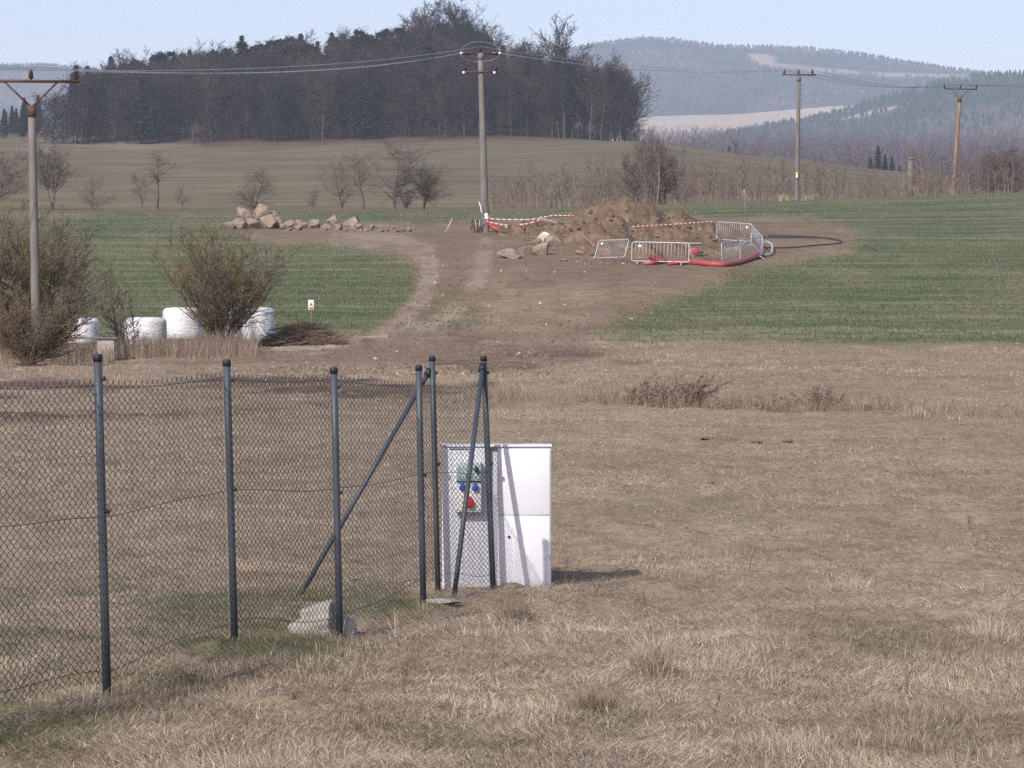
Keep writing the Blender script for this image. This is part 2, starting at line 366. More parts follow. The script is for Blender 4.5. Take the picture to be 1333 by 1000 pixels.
DI = [(270, 300), (560, 294), (660, 286), (860, 285), (960, 286), (1050, 291), (1112, 302), (1107, 321), (1045, 338), (970, 354), (905, 384), (830, 407), (775, 434), (760, 450), (800, 466), (640, 492), (300, 500), (120, 502), (130, 478), (300, 452), (480, 431), (533, 390), (545, 360), (540, 338), (430, 317), (330, 311)]
def covers(X, Y, Z):
    px, py = proj(X, Y, Z)
    green = np.maximum(np.maximum(polymask(px, py, GL, 12, 7, 21), polymask(px, py, GR, 26, 11, 22)), polymask(px, py, GC, 4)) * sstep(100, 118, Y)
    green = green * (1 - sstep(262, 285, Y))
    dirt = polymask(px, py, DI, 16, 8, 23) * sstep(95, 112, Y) * (1 - sstep(235, 250, Y))
    patch = polymask(px, py, [(570, 372), (760, 360), (800, 400), (700, 440), (560, 440), (520, 425)], 22, 6, 24)
    dirt = dirt * (1 - .75 * patch * sstep(.42, .6, fbm(X * .35, Y * .12, 31, 4)))
    dirt = np.clip(dirt * (.45 + .95 * fbm(X * .5, Y * .16, 33, 4)), 0, 1)
    green = np.maximum(green, .62 * patch * sstep(.45, .68, fbm(X * .4, Y * .12, 34, 4)))
    green = np.maximum(green, .5 * strip(px, py, [(522, 432), (556, 405), (585, 380), (594, 345)], 16) * sstep(.35, .6, fbm(X * .6, Y * .25, 36, 3)))
    green = np.clip(green * (.55 + .8 * fbm(X * .25, Y * .1, 35, 4)), 0, 1) * (1 - .45 * sstep(225, 258, Y))
    olive = sstep(212, 232, Y)
    rut = (.35 + .65 * sstep(.3, .6, fbm(X * .5, Y * .3, 50, 3))) * np.maximum(strip(px, py, [(498, 440), (528, 414), (552, 385), (562, 355), (556, 328), (520, 316), (440, 311)], 15), strip(px, py, [(545, 440), (580, 412), (612, 385), (628, 350), (632, 320)], 15)) * .40
    rut = np.maximum(rut, .6 * strip(px, py, [(350, 456), (420, 453), (500, 440)], 9) * sstep(.4, .65, fbm(X * .4, Y * .3, 37, 3)) * 1.4)
    rut = np.maximum(rut, polymask(px, py, [(526, 420), (546, 419), (548, 425), (530, 426)], 2, 1, 3) * .8)
    rut = np.maximum(rut, polymask(px, py, [(352, 451), (400, 446), (472, 443), (470, 449), (420, 456), (355, 459)], 4, 3, 4) * .8)
    light = np.where(Y > 100, np.clip(rut, 0, 1), 0)
    dark = polymask(px, py, [(640, 462), (740, 455), (860, 462), (850, 474), (720, 478), (640, 486), (540, 476), (560, 463)], 8, 5, 25) * sstep(.38, .62, fbm(X * .5, Y * .3, 41, 4)) * .8
    dark = np.maximum(dark, polymask(px, py, [(-300, 486), (120, 492), (300, 486), (640, 492), (640, 510), (300, 540), (100, 548), (-300, 560)], 14, 7, 26) * sstep(.36, .62, fbm(X * .4, Y * .25, 43, 4)) * .95)
    dark = np.maximum(dark, .6 * polymask(px, py, [(880, 568), (1040, 566), (1040, 580), (880, 580)], 8, 6, 27) * sstep(.5, .7, fbm(X * 1.2, Y * .5, 44, 3)))
    dark = np.maximum(dark, .7 * polymask(px, py, [(780, 322), (990, 325), (970, 348), (780, 348)], 10, 4, 28) * sstep(.45, .65, fbm(X * .8, Y * .6, 45, 3)))
    dark = np.maximum(dark, .55 * strip(px, py, [(430, 452), (560, 440), (640, 440)], 9) * sstep(.45, .65, fbm(X * .7, Y * .4, 46, 3)))
    dark = np.maximum(dark, (Y > 130) * (.5 * strip(px, py, [(960, 291), (1333, 285), (1700, 281)], 2.2) + .35 * strip(px, py, [(1080, 347), (1400, 344)], 2.0)))
    light = np.maximum(light, (Y > 125) * (.22 * strip(px, py, [(930, 396), (1500, 392)], 3) + .2 * strip(px, py, [(900, 414), (1500, 411)], 3) + .25 * strip(px, py, [(850, 432), (1500, 430)], 3.5) + .15 * strip(px, py, [(1100, 372), (1500, 369)], 3)) * (.3 + fbm(X * .3, Y * .1, 49, 3)))
    gfence = polymask(px, py, [(-300, 780), (230, 760), (420, 765), (560, 765), (600, 800), (560, 830), (400, 860), (250, 900), (120, 960), (60, 1010), (-300, 1020)], 40, 12, 29)
    gf = gfence * sstep(.38, .62, fbm(X * 1.3, Y * .9, 47, 4)) * .8 * (Y < 60)
    ge = .5 * (Y < 60) * sstep(.60, .78, fbm(X * .9, Y * .7, 48, 4))
    green = np.maximum(green, np.maximum(gf, ge * .6))
    litter = sstep(775, 805, Y) * polymask(px, py, [(110, 0), (845, 0), (838, 190), (110, 215)], 10, 4, 30)
    lit2 = polymask(px, py, [(95, 166), (190, 185), (260, 188), (180, 196), (95, 190)], 5, 2, 31) * (Y > 600)
    light = np.maximum(light, .35 * lit2)
    return np.stack([dirt, green, olive], -1), np.stack([light, dark, litter], -1)
def ground():
    d = np.concatenate([[-30, -10, 5, 10], np.arange(12, 30, .06), 30 * (130 / 30) ** np.linspace(0, 1, 230)[:-1], np.arange(130, 262, .9), 262 * (1300 / 262) ** np.linspace(0, 1, 120)[:-1], np.linspace(1300, 3200, 40)])
    u = np.concatenate([[-1.6, -1.1, -.8, -.55, -.42, -.34, -.28], np.linspace(-.24, .24, 540), [.28, .34, .42, .55, .8, 1.1, 1.6]])
    U, D = np.meshgrid(u, d); X = U * np.maximum(D, 12); Z = zground(X.ravel(), D.ravel()); X = X.ravel(); D = D.ravel()
    c1, c2 = covers(X, D, Z); nr, nc = len(d), len(u); i = np.arange(nr - 1)[:, None] * nc + np.arange(nc - 1)
    q = np.stack([i, i + 1, i + nc + 1, i + nc], -1).reshape(-1, 4)
    mb = MB(); mb.add(np.stack([X, D, Z], -1), q); me = mb.mesh('ground', M['ground'], smooth=True)
    for nm, c in (('cov', c1), ('cov2', c2)):
        a = me.attributes.new(nm, 'FLOAT_COLOR', 'POINT'); a.data.foreach_set('color', np.concatenate([c, np.ones((len(c), 1))], 1).astype(np.float32).ravel())
    o = bpy.data.objects.new('ground', me); COL.objects.link(o); o['kind'] = 'structure'
ground()

# ------------------------------------------------------------------ far hills
def hill_mat(name, stops, field):
    g = NG(name); f = g.noise(g.coords(), .006, 6, .65); c = g.ramp(f, stops); a = g.attr('tint').outputs['Color']
    s = g.n('ShaderNodeSeparateColor'); g.put(s.inputs[0], a); c = g.mix(s.outputs[0], c, field); return g.out(c, .95, 0, .05)
def hill(name, prof, D0, y0, D1, mat, fieldpolys, amp):
    px = np.arange(-900, 2301, 8.); ridge = np.interp(px, [p[0] for p in prof], [p[1] for p in prof]); ridge = np.convolve(np.pad(ridge, 3, 'edge'), np.ones(7) / 7, 'valid')
    ts = np.concatenate([np.linspace(0, 1, 50), [1.1, 1.3]]); V = []; C = []
    zr = np.array([at(a, b, D1).z for a, b in zip(px, ridge)]); z0 = np.array([at(a, y0, D0).z for a in px])
    for t in ts:
        D = D0 + (D1 - D0) * t; e = t if t <= 1 else 1 - (t - 1) * 1.2
        X = (px - 666.5) / F * D; z = z0 + (zr - z0) * (e ** .92) + amp * (fbm(X * .004, D * .004 + 0 * X, 61, 3) - .5) * (1 - abs(t - .5) * 2 if t < 1 else 0) * 2
        V.append(np.stack([X, 0 * X + D, z], -1))
    V = np.concatenate(V); qx, qy = proj(V[:, 0], V[:, 1], V[:, 2]); m = np.zeros(len(V))
    for p in fieldpolys: m = np.maximum(m, polymask(qx, qy, p, 3, 2, 5))
    nc = len(px); i = np.arange(len(ts) - 1)[:, None] * nc + np.arange(nc - 1)
    mb = MB(); mb.add(V, np.stack([i, i + 1, i + nc + 1, i + nc], -1).reshape(-1, 4), C=np.stack([m, m, m], -1))
    o = mb.build(name, mat, smooth=True); o['kind'] = 'structure'
    grid = V.reshape(len(ts), nc, 3); gm = m.reshape(len(ts), nc)
    return grid, gm, px
MTN = [(-900, 66), (-300, 78), (0, 88), (60, 86), (130, 95), (300, 110), (600, 92), (755, 63), (790, 57), (850, 51), (890, 56), (930, 63), (1000, 63), (1060, 66), (1110, 71), (1150, 78), (1200, 86), (1250, 94), (1400, 108), (2300, 110)]
RH = [(-900, 300), (700, 300), (820, 235), (880, 200), (900, 190), (960, 174), (1040, 160), (1100, 147), (1180, 121), (1250, 104), (1333, 98), (1500, 86), (2300, 76)]
MID = [(-900, 190), (700, 165), (835, 152), (900, 150), (960, 149), (1040, 142), (1100, 137), (1200, 140), (2300, 150)]
mf = [[(968, 70), (1000, 70), (1012, 85), (990, 86), (975, 78)], [(1060, 89), (1150, 94), (1260, 97), (1260, 101), (1150, 99), (1060, 92)], [(1010, 82), (1070, 88), (1060, 91), (1008, 86)]]
gm_ = hill('mountain', MTN, 4300, 215, 6200, hill_mat('mountain_wood', [(.35, (.035, .042, .036)), (.6, (.085, .075, .066))], (.33, .255, .20)), mf, 40)
gd_ = hill('middle_hill', MID, 3300, 230, 4200, hill_mat('pale_field', [(.35, (.36, .29, .225)), (.6, (.42, .34, .27))], (.40, .33, .25)), [], 0)
gr_ = hill('near_hill', RH, 2500, 262, 3700, hill_mat('hill_wood_floor', [(.35, (.04, .048, .038)), (.6, (.09, .075, .066))], (.36, .29, .22)), [[(1085, 156), (1130, 146), (1170, 138), (1165, 143), (1120, 152)]], 25)
def far_trees(name, label, grid, gm, px, n, hpx, seed, tmin, conif, pxr=(-200, 1600), skip=None):
    r = np.random.RandomState(seed); nt = 50; ti = r.randint(int(tmin * 49), 50, n); pi = r.randint(0, len(px) - 1, n)
    ok = (px[pi] > pxr[0]) & (px[pi] < pxr[1]) & (gm[ti, pi] < .3); ti, pi = ti[ok], pi[ok]
    f = r.rand(len(ti), 1); B = grid[ti, pi] * (1 - f) + grid[ti, pi + 1] * f; B = B + (r.rand(len(B), 1) - .5) * (grid[np.minimum(ti + 1, 49), pi] - grid[ti, pi])
    isc = fbm(B[:, 0] * .004, B[:, 1] * .003, seed, 3) + .12 * (r.rand(len(B)) - .5) < conif * sstep(.0 if name != 'hillside_wood' else .22, .10 if name != 'hillside_wood' else .5, ti / 49.)
    H = hpx / F * B[:, 1] * (.65 + .6 * r.rand(len(B))); k = 6; mb = MB()
    th = np.arange(k) * 2 * np.pi / k; rad = H * np.where(isc, .22, .20)
    lv = np.array([(.25, 1.), (.62, .62), (1.0, .04)]); lb = np.array([(.2, .65), (.62, 1.0), (1.0, .25)])
    V = []
    for j in range(3):
        zz = np.where(isc, lv[j, 0], lb[j, 0]) * H; rr = rad * np.where(isc, lv[j, 1], lb[j, 1])
        jit = 1 + .5 * (r.rand(len(B), k) - .5)
        V.append(np.stack([B[:, :1] + rr[:, None] * jit * np.cos(th), B[:, 1:2] + rr[:, None] * jit * np.sin(th), B[:, 2:] + zz[:, None] * (1 + .1 * (r.rand(len(B), k) - .5))], -1))
    V = np.concatenate(V, 1); b = (np.arange(len(B)) * 3 * k)[:, None]; j = np.arange(k); j2 = (j + 1) % k
    Q = np.concatenate([np.stack([b + o * k + j, b + o * k + j2, b + (o + 1) * k + j2, b + (o + 1) * k + j], -1) for o in (0, 1)], 1)
    c = np.where(isc[:, None], [[.022, .042, .028]], [[.125, .092, .085]]) * (.55 + .9 * r.rand(len(B), 1))
    mb.add(V, Q, C=np.repeat(c, 3 * k, 0)); o = mb.build(name, M['farleaf']); tag(o, label, 'woodland', None, 'stuff')
far_trees('mountain_wood', 'hazy blue mixed wood covering the highest far mountain', *gm_, 40000, 5.5, 71, .15, .66)
far_trees('ridge_wood', 'thin fringe of trees along the skyline of the far mountain', *gm_, 9000, 5, 73, .95, .7)
far_trees('hillside_wood', 'grey green conifer wood on the far hillside at the right', *gr_, 28000, 9, 72, .12, .66, (780, 1700))

# ------------------------------------------------------------------ trees
def tree_segs(r, H, r0, clear=.2, n0=8, c0=3, n1=5, c1=2, n2=4, c2=2, blen=.5, wob=.14, ang=(35, 62), up=.10, minr=.012, stems=1, levels=2, spread=.25, start=(0, 0, 0), tp=.75):
    S = []; TR = []
    def axis(p, d, L, ra, lev):
        n = (n0, n1, n2, 3)[lev]; cc = (c0, c1, c2, 0)[lev]
        for i in range(n):
            d = d + r.normal(0, wob * (.6, 1.2, 1.6, 1.6)[lev], 3); d[2] += (.25 if stems == 1 else .06) if lev == 0 else up; d /= np.linalg.norm(d)
            q = p + d * L / n; t0 = i / n; t1 = (i + 1) / n; rr0 = max(ra * (1 - .88 * t0), minr); rr1 = max(ra * (1 - .88 * t1), minr * .7)
            (TR if lev == 0 else S).append((p, q, rr0, rr1))
            if lev < levels and not (lev == 0 and t1 < clear):
                for _ in range(cc):
                    if r.rand() < .15: continue
                    a = math.radians(r.uniform(*ang)); az = r.uniform(0, 2 * math.pi)
                    e1 = np.cross(d, [0, 0, 1.] if abs(d[2]) < .95 else [1., 0, 0]); e1 /= np.linalg.norm(e1); e2 = np.cross(d, e1)
                    dc = d * math.cos(a) + (e1 * math.cos(az) + e2 * math.sin(az)) * math.sin(a)
                    f = r.rand(); axis(p + (q - p) * f, dc, L * blen * (1.15 - tp * t1) * r.uniform(.6, 1.15), max(rr1 * .62, minr), lev + 1)
            p = q
    for k in range(stems):
        a = r.uniform(0, 2 * math.pi); s = spread * (r.uniform(.3, 1) if stems > 1 else .12)
        d = np.array([math.cos(a) * s, math.sin(a) * s, 1.]); d /= np.linalg.norm(d)
        axis(np.array(start, float) + (np.array([math.cos(a), math.sin(a), 0]) * r0 * 1.5 if stems > 1 else 0), d, H * (r.uniform(.7, 1.05) if stems > 1 else 1), r0, 0)
    return TR, S
def unz(S): return np.array([s[0] for s in S]), np.array([s[1] for s in S]), np.array([s[2] for s in S]), np.array([s[3] for s in S])
def bare_tree(name, label, cat, loc, group=None, mt='bark', mw='twig', seed=1, sink=.1, kt=6, **kw):
    Wt = kw.pop('W', None); r = np.random.RandomState(seed); TR, S = tree_segs(r, **kw); t = thing(name, label, cat, loc, group)
    f = np.ones(3)
    if Wt: AX = unz(S)[1]; sx = Wt / (np.percentile(AX[:, 0], 97) - np.percentile(AX[:, 0], 3)); f = np.array([sx, sx, kw['H'] / np.percentile(AX[:, 2], 99)])
    TR = [(a_ * f, b_ * f, c_, d_) for a_, b_, c_, d_ in TR]; S = [(a_ * f, b_ * f, c_, d_) for a_, b_, c_, d_ in S]
    a = MB(); P0, P1, A, B = unz(TR); P0[P0[:, 2] < .01, 2] = -sink; a.segs(P0, P1, A, B, kt); a.build('trunk', M[mt], t, smooth=True)
    b = MB(); b.segs(*unz(S), 3); b.build('crown', M[mw], t)
    return t
def conifer_mesh(r, H, R, base=.12, n=900, pine=False):
    mb = MB(); V = []; T = []
    for i in range(n):
        t = r.rand() ** .8
        if pine:
            az = r.uniform(0, 6.283); ph = r.uniform(-.4, 1.2); k = r.randint(0, 9); rr = np.random.RandomState(k + int(H * 100)); c = np.array([rr.normal(0, R * .5), rr.normal(0, R * .5), H * rr.uniform(.55, .93)])
            p = c + np.array([math.cos(az) * math.cos(ph), math.sin(az) * math.cos(ph), math.sin(ph) * .7]) * R * .55 * r.uniform(.5, 1.1); out = (p - c) / (np.linalg.norm(p - c) + 1e-6); s = R * .26
        else:
            z = H * (base + (1 - base) * t); rad = R * (1 - t) ** .85 * r.uniform(.35, 1.08) * (1 + .25 * math.sin(t * 60)) + .05; az = r.uniform(0, 6.283)
            p = np.array([math.cos(az) * rad, math.sin(az) * rad, z - rad * .25]); out = np.array([math.cos(az), math.sin(az), -.35]); s = R * (.20 + .16 * (1 - t))
        side = np.cross(out, [0, 0, 1.]); side /= np.linalg.norm(side) + 1e-6; j = r.normal(0, .25, 3)
        V += [p - out * s * .5 + side * s * .55, p - out * s * .5 - side * s * .55 + j * s, p + out * s * 1.1 + j * s]; T.append((3 * i, 3 * i + 1, 3 * i + 2))
    mb.add(np.array(V), None, T); return mb
# forest prototypes, then copies
def proto_bare(seed, **kw):
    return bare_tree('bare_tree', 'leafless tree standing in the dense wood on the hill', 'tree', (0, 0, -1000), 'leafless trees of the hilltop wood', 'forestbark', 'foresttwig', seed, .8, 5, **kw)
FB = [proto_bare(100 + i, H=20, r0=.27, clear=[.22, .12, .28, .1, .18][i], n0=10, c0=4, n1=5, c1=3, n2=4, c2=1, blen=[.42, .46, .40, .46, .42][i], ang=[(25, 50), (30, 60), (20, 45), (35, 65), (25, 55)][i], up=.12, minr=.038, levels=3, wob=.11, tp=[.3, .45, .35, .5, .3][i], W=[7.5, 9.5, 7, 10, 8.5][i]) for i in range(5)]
FC = []
for i in range(4):
    t = thing('conifer_tree', 'dark green conifer rising among the leafless trees of the hilltop wood', 'tree', (0, 0, -1000), 'conifers of the hilltop wood'); r = np.random.RandomState(200 + i)
    a = MB(); a.tube([(0, 0, -.8), (0, 0, 10), (0, 0, 18)], [.28, .2, .05], 6); a.build('trunk', M['forestbark'], t)
    conifer_mesh(r, 20, 3.4 if i < 2 else 3.4, .15, 1100, i >= 2).build('crown', M['needle'], t); FC.append(t)
rf = np.random.RandomState(5); firstB = [True] * 5; firstC = [True] * 4
def put_tree(kind, i, px, D, h):
    p = onground(px, D); lst, fl = (FB, firstB) if kind == 'b' else (FC, firstC)
    o = lst[i] if fl[i] else copy_tree(lst[i]); fl[i] = False
    s = h / 20; o.location = p; o.scale = (s * rf.uniform(.85, 1.2), s * rf.uniform(.85, 1.2), s); o.rotation_euler = (0, 0, rf.uniform(0, 6.28)); return o
nb = 0
edge = lambda px: 802 + 14 * float(fbm(px * .02, 0., 77, 2)[()]) + (18 if px < 250 else 0)
for k in range(96):                                              # the front row of the wood
    px = 98 + (828 - 98) * (k + rf.rand()) / 96; put_tree('b', rf.randint(5), px, edge(px) + rf.uniform(0, 14), rf.uniform(13, 19)); nb += 1
for k in range(110):                                             # behind it, up the slope
    px = rf.uniform(105, 800); put_tree('b', rf.randint(5), px, rf.uniform(822, 925), rf.uniform(15, 20)); nb += 1
for k in range(44):                                              # the skyline
    px = 110 + 640 * (k + rf.rand()) / 44; put_tree('b', rf.randint(5), px, rf.uniform(925, 975), rf.uniform(14, 18) + (4 if 520 < px < 640 else 0)); nb += 1
for px, D, h in [(735, 806, 29), (728, 812, 25), (752, 810, 22), (768, 806, 20), (782, 804, 20.5), (795, 806, 20), (806, 803, 19), (815, 806, 17.5), (824, 803, 15), (560, 940, 24), (578, 945, 25), (600, 950, 25), (615, 945, 22), (638, 940, 21), (545, 950, 22), (70, 830, 14), (82, 835, 13), (60, 840, 12), (92, 825, 12)]:
    put_tree('b', rf.randint(5), px, D, h)
for k in range(105):
    px = rf.uniform(112, 640); put_tree('c', 2 + rf.randint(2) if rf.rand() < .7 else rf.randint(2), px, rf.uniform(895, 985), rf.uniform(14, 19.5))
for px, D, h in [(615, 930, 16), (655, 905, 17), (640, 930, 17), (672, 880, 17), (683, 872, 17), (700, 850, 16), (703, 848, 18.5), (714, 850, 14), (668, 890, 16), (722, 835, 19), (728, 830, 14), (100, 830, 19), (108, 835, 15), (96, 838, 17), (455, 828, 15), (610, 940, 19)] + [(rf.uniform(130, 720), rf.uniform(806, 880), rf.uniform(9, 17)) for _ in range(22)]:
    put_tree('c', rf.randint(2), px, D, h)
for k in range(26):                                              # dark conifers low at the left edge
    o = put_tree('c', rf.randint(2), rf.uniform(-60, 52), rf.uniform(880, 980), rf.uniform(6, 11)); tag(o, 'dark conifer in the small stand left of the hilltop wood', None, 'conifers left of the hilltop wood')
for i, (px, D, h) in enumerate([(1143, 900, 9.0), (1152, 905, 7), (1133, 905, 6), (1161, 900, 6.5), (1171, 905, 4.5)]):
    o = put_tree('c', rf.randint(2), px, D, h); tag(o, ['tallest dark spruce of the small clump at the meadow edge', 'dark spruce in the clump beside the tallest one at the meadow edge'][min(i, 1)], None, 'spruces at the meadow edge')
for i, px in enumerate([868, 878, 888, 939, 949, 958, 972, 1085, 1100]):
    o = put_tree('c', rf.randint(2), px, 1500 + 40 * (i % 3), [11, 13, 10, 15, 17, 18, 14, 10, 10][i]); tag(o, 'dark conifer standing above the bare valley wood', None, 'conifers above the valley wood')
def mass(name, label, n, pos, hrange, seed, col, tw=.09, levels=1, cat='woodland', n1=4, **kw):
    r = np.random.RandomState(seed); pro = []
    for i in range(4):
        TR, S = tree_segs(r, H=1, r0=.012, minr=.003, levels=levels, n0=5, c0=3, n1=n1, c1=2, n2=3, c2=2, up=.15, blen=.45, **kw); pro.append(unz(TR + S))
    mb = MB()
    for i in range(4):
        P0, P1, A, B = pro[i]; q = pos(r, n // 4); h = r.uniform(*hrange, len(q)); az = r.uniform(0, 6.28, len(q)); ca, sa = np.cos(az), np.sin(az)
        def tf(P): return np.stack([q[:, 0:1] + h[:, None] * (P[:, 0] * ca[:, None] - P[:, 1] * sa[:, None]), q[:, 1:2] + h[:, None] * (P[:, 0] * sa[:, None] + P[:, 1] * ca[:, None]), q[:, 2:3] + h[:, None] * P[:, 2]], -1)
        a, b = tf(P0), tf(P1); d = b - a; sd = np.cross(d, r.normal(0, 1, d.shape) * [1, .3, .3]); sd /= np.linalg.norm(sd, axis=-1, keepdims=True) + 1e-9
        w = np.maximum(A * h[:, None], tw)[..., None]; V = np.stack([a - sd * w, a + sd * w, b + d * .15], 2).reshape(-1, 3)
        c = np.array(col) * r.uniform(.6, 1.4, (len(q), 1)); c = np.repeat(c, len(P0) * 3, 0)
        mb.add(V, None, np.arange(len(V)).reshape(-1, 3), c)
    tag(mb.build(name, M['farleaf']), label, cat, None, 'stuff')
def pos_box(x0, x1, d0, d1, sink=.3):
    def f(r, n):
        px = r.uniform(x0, x1, n); D = r.uniform(d0, d1, n); X = (px - 666.5) / F * D; return np.stack([X, D, zground(X, D) - sink], -1)
    return f
mass('valley_wood', 'purple grey leafless wood filling the valley at the right', 6000, pos_box(835, 1750, 1250, 2700), (11, 19), 81, (.092, .068, .072), .20, 1)
mass('left_valley_wood', 'hazy leafless wood beyond the meadow at the far left', 400, pos_box(-300, 110, 1150, 2400), (9, 14), 82, (.105, .080, .082), .24, 1)
mass('forest_undergrowth', 'low tangled brush along the foot of the hilltop wood', 1500, lambda r, n: (lambda px, D: np.stack([(px - 666.5) / F * D, D, zground((px - 666.5) / F * D, D) - .2], -1))(px := r.uniform(100, 832, n), 800 + 14 * fbm(px * .02, 0 * px, 77, 2) + r.uniform(-3, 30, n) + np.where(px < 250, 15, 0)), (2, 6.5), 83, (.050, .034, .032), .07, 1, 'brushwood')

# field trees in front of the meadow: every one its own
def ft(px, D, hpx, label, seed, wpx=None, **kw):
    p = onground(px, D); H = hpx / F * D
    kk = dict(H=H, r0=H * .020, clear=.22, n0=7, c0=3, n1=6, c1=2, n2=4, c2=1, blen=.62, up=.06, minr=H * .0019, levels=3, ang=(30, 58), tp=.55); kk.update(kw); kk['W'] = (wpx or hpx * .75) * .9 / F * D
    return bare_tree('bare_tree', label, 'tree', p, 'bare trees at the field edge', 'bark', 'twig', seed, .2, **kk)
ft(70, 300, 88, 'spreading bare tree right beside the nearest concrete pole', 301, 66, stems=3, spread=.35, clear=.3)
ft(122, 285, 50, 'low rounded bare tree between two taller ones at the left', 302, 50, clear=.1)
ft(205, 285, 78, 'upright bare tree with gnarled boughs standing alone above the left field', 303, 52, r0=.13, wob=.14, clear=.35)
ft(186, 310, 45, 'thin small bare tree just left of the upright gnarled one', 304, 24, r0=.05, c0=2)
ft(238, 290, 34, 'thin small bare tree just right of the upright gnarled one', 305, 24, r0=.05, c0=2)
ft(330, 290, 52, 'fuzzy bare tree behind the big boulder heap', 306, 58, stems=2, spread=.3, clear=.1)
ft(446, 290, 66, 'bushy bare tree, leftmost of the four grouped above the row of stones', 307, 52, clear=.1)
ft(474, 285, 80, 'slim bare tree with a crooked bare trunk beside the widest tree', 308, 46, wob=.15, clear=.35, r0=.1)
ft(513, 285, 90, 'widest bare tree with spreading crown left of the tall centre pole', 309, 100, r0=.16, clear=.25, blen=.8, ang=(38, 66))
ft(551, 288, 60, 'bare tree with several slanting stems right of the widest tree', 310, 46, stems=3, spread=.4, r0=.06, clear=.2)
ft(530, 295, 30, 'small grey bush at the foot of the widest bare tree', 311, 30, stems=3, spread=.4, r0=.04, clear=.1)
ft(408, 300, 26, 'tiny bare sapling in the gap left of the bushy tree', 312, 18, r0=.04)
ft(-8, 300, 80, 'bare tree cut by the left edge of the photo', 313, 70, stems=2, spread=.3)
ft(845, 268, 98, 'tallest dark bare tree behind the soil heap', 314, 44, stems=2, spread=.12, r0=.14, clear=.2)
ft(862, 272, 88, 'dark bare tree right of the tallest one behind the soil heap', 315, 56, stems=2, spread=.15, clear=.15, c0=4)
ft(828, 270, 70, 'bare tree left of the tallest one behind the soil heap', 316, 44, stems=2, spread=.2, clear=.15)
ft(1318, 300, 66, 'reddish bare tree cut by the right edge of the photo', 317, 60, stems=3, spread=.2, c0=4)
ft(1290, 300, 58, 'reddish bare tree near the right edge beside the orange pole', 318, 44, stems=3, spread=.2, c0=4)
# saplings in rows: prototypes, then copies
SP = [bare_tree('birch_sapling', 'thin pale stemmed sapling in the thicket behind the green field', 'sapling', (0, 0, -900), 'saplings behind the green field', 'barkbirch', 'twigred', 400 + i, .2, 5, H=5, r0=.055, clear=.2, n0=7, c0=3, n1=4, c1=2, n2=3, c2=2, blen=.36, up=.16, minr=.014, levels=2, wob=.12, stems=[1, 2, 3, 1][i], spread=.22) for i in range(4)]
fs = [True] * 4
def sap(px, D, hpx):
    i = rf.randint(4); o = SP[i] if fs[i] else copy_tree(SP[i]); fs[i] = False; o.location = onground(px, D); s = hpx / F * D / 5; o.scale = (s, s, s); o.rotation_euler = (0, 0, rf.uniform(0, 6.28)); return o
for k in range(15): tag(sap(655 + 105 * (k + rf.rand()) / 15, rf.uniform(262, 300), rf.uniform(38, 72)), 'thin pale stemmed sapling in the loose row right of the tall centre pole', None, 'saplings right of the centre pole')
for k in range(17): sap(775 + 110 * (k + rf.rand()) / 17, rf.uniform(262, 300), rf.uniform(40, 78))
for k in range(34): sap(885 + 300 * (k + rf.rand()) / 46, rf.uniform(262, 320), rf.uniform(34, 66))
for k in range(40): sap(1170 + 260 * (k + rf.rand()) / 40, rf.uniform(265, 330), rf.uniform(34, 66))
for o in SP: pass
mass('hedge_brush', 'reddish brown brush between the saplings behind the green field', 420, pos_box(640, 1560, 258, 330, .1), (.8, 4.2), 84, (.125, .088, .075), .016, 2, 'brushwood', 3)

# ------------------------------------------------------------------ grass
def blades(mb, X, Y, L, wdt, tilt, az, col, bend=.3, two=True, lift=0):
    n = len(X); Z = zground(X, Y); d = np.stack([np.cos(az) * np.sin(tilt), np.sin(az) * np.sin(tilt), np.cos(tilt)], -1)
    fa = rs.uniform(0, np.pi, n); s = np.stack([np.cos(fa), np.sin(fa) * .5, 0 * fa], -1) * (wdt / 2)[:, None]; B = np.stack([X, Y, Z - .005 + lift], -1)
    if two:
        m = B + d * (L * .55)[:, None]; d2 = d + np.stack([np.cos(az) * bend, np.sin(az) * bend, -bend * np.ones(n) * .5], -1); d2 /= np.linalg.norm(d2, axis=1, keepdims=True); tip = m + d2 * (L * .5)[:, None]
        tip[:, 2] = np.maximum(tip[:, 2], Z + .004); V = np.stack([B - s, B + s, m + s * .8, m - s * .8, tip], 1); b = (np.arange(n) * 5)[:, None]
        mb.add(V, b + [0, 1, 2, 3], b + [3, 2, 4], np.repeat(col, 5, 0))
    else:
        V = np.stack([B - s, B + s, B + d * L[:, None]], 1); mb.add(V, None, np.arange(3 * n).reshape(-1, 3), np.repeat(col, 3, 0))
PAL = np.array([[0.54, 0.452, 0.35], [0.43, 0.348, 0.262], [0.31, 0.245, 0.182], [0.19, 0.148, 0.11], [0.4, 0.335, 0.268], [0.58, 0.505, 0.415]])
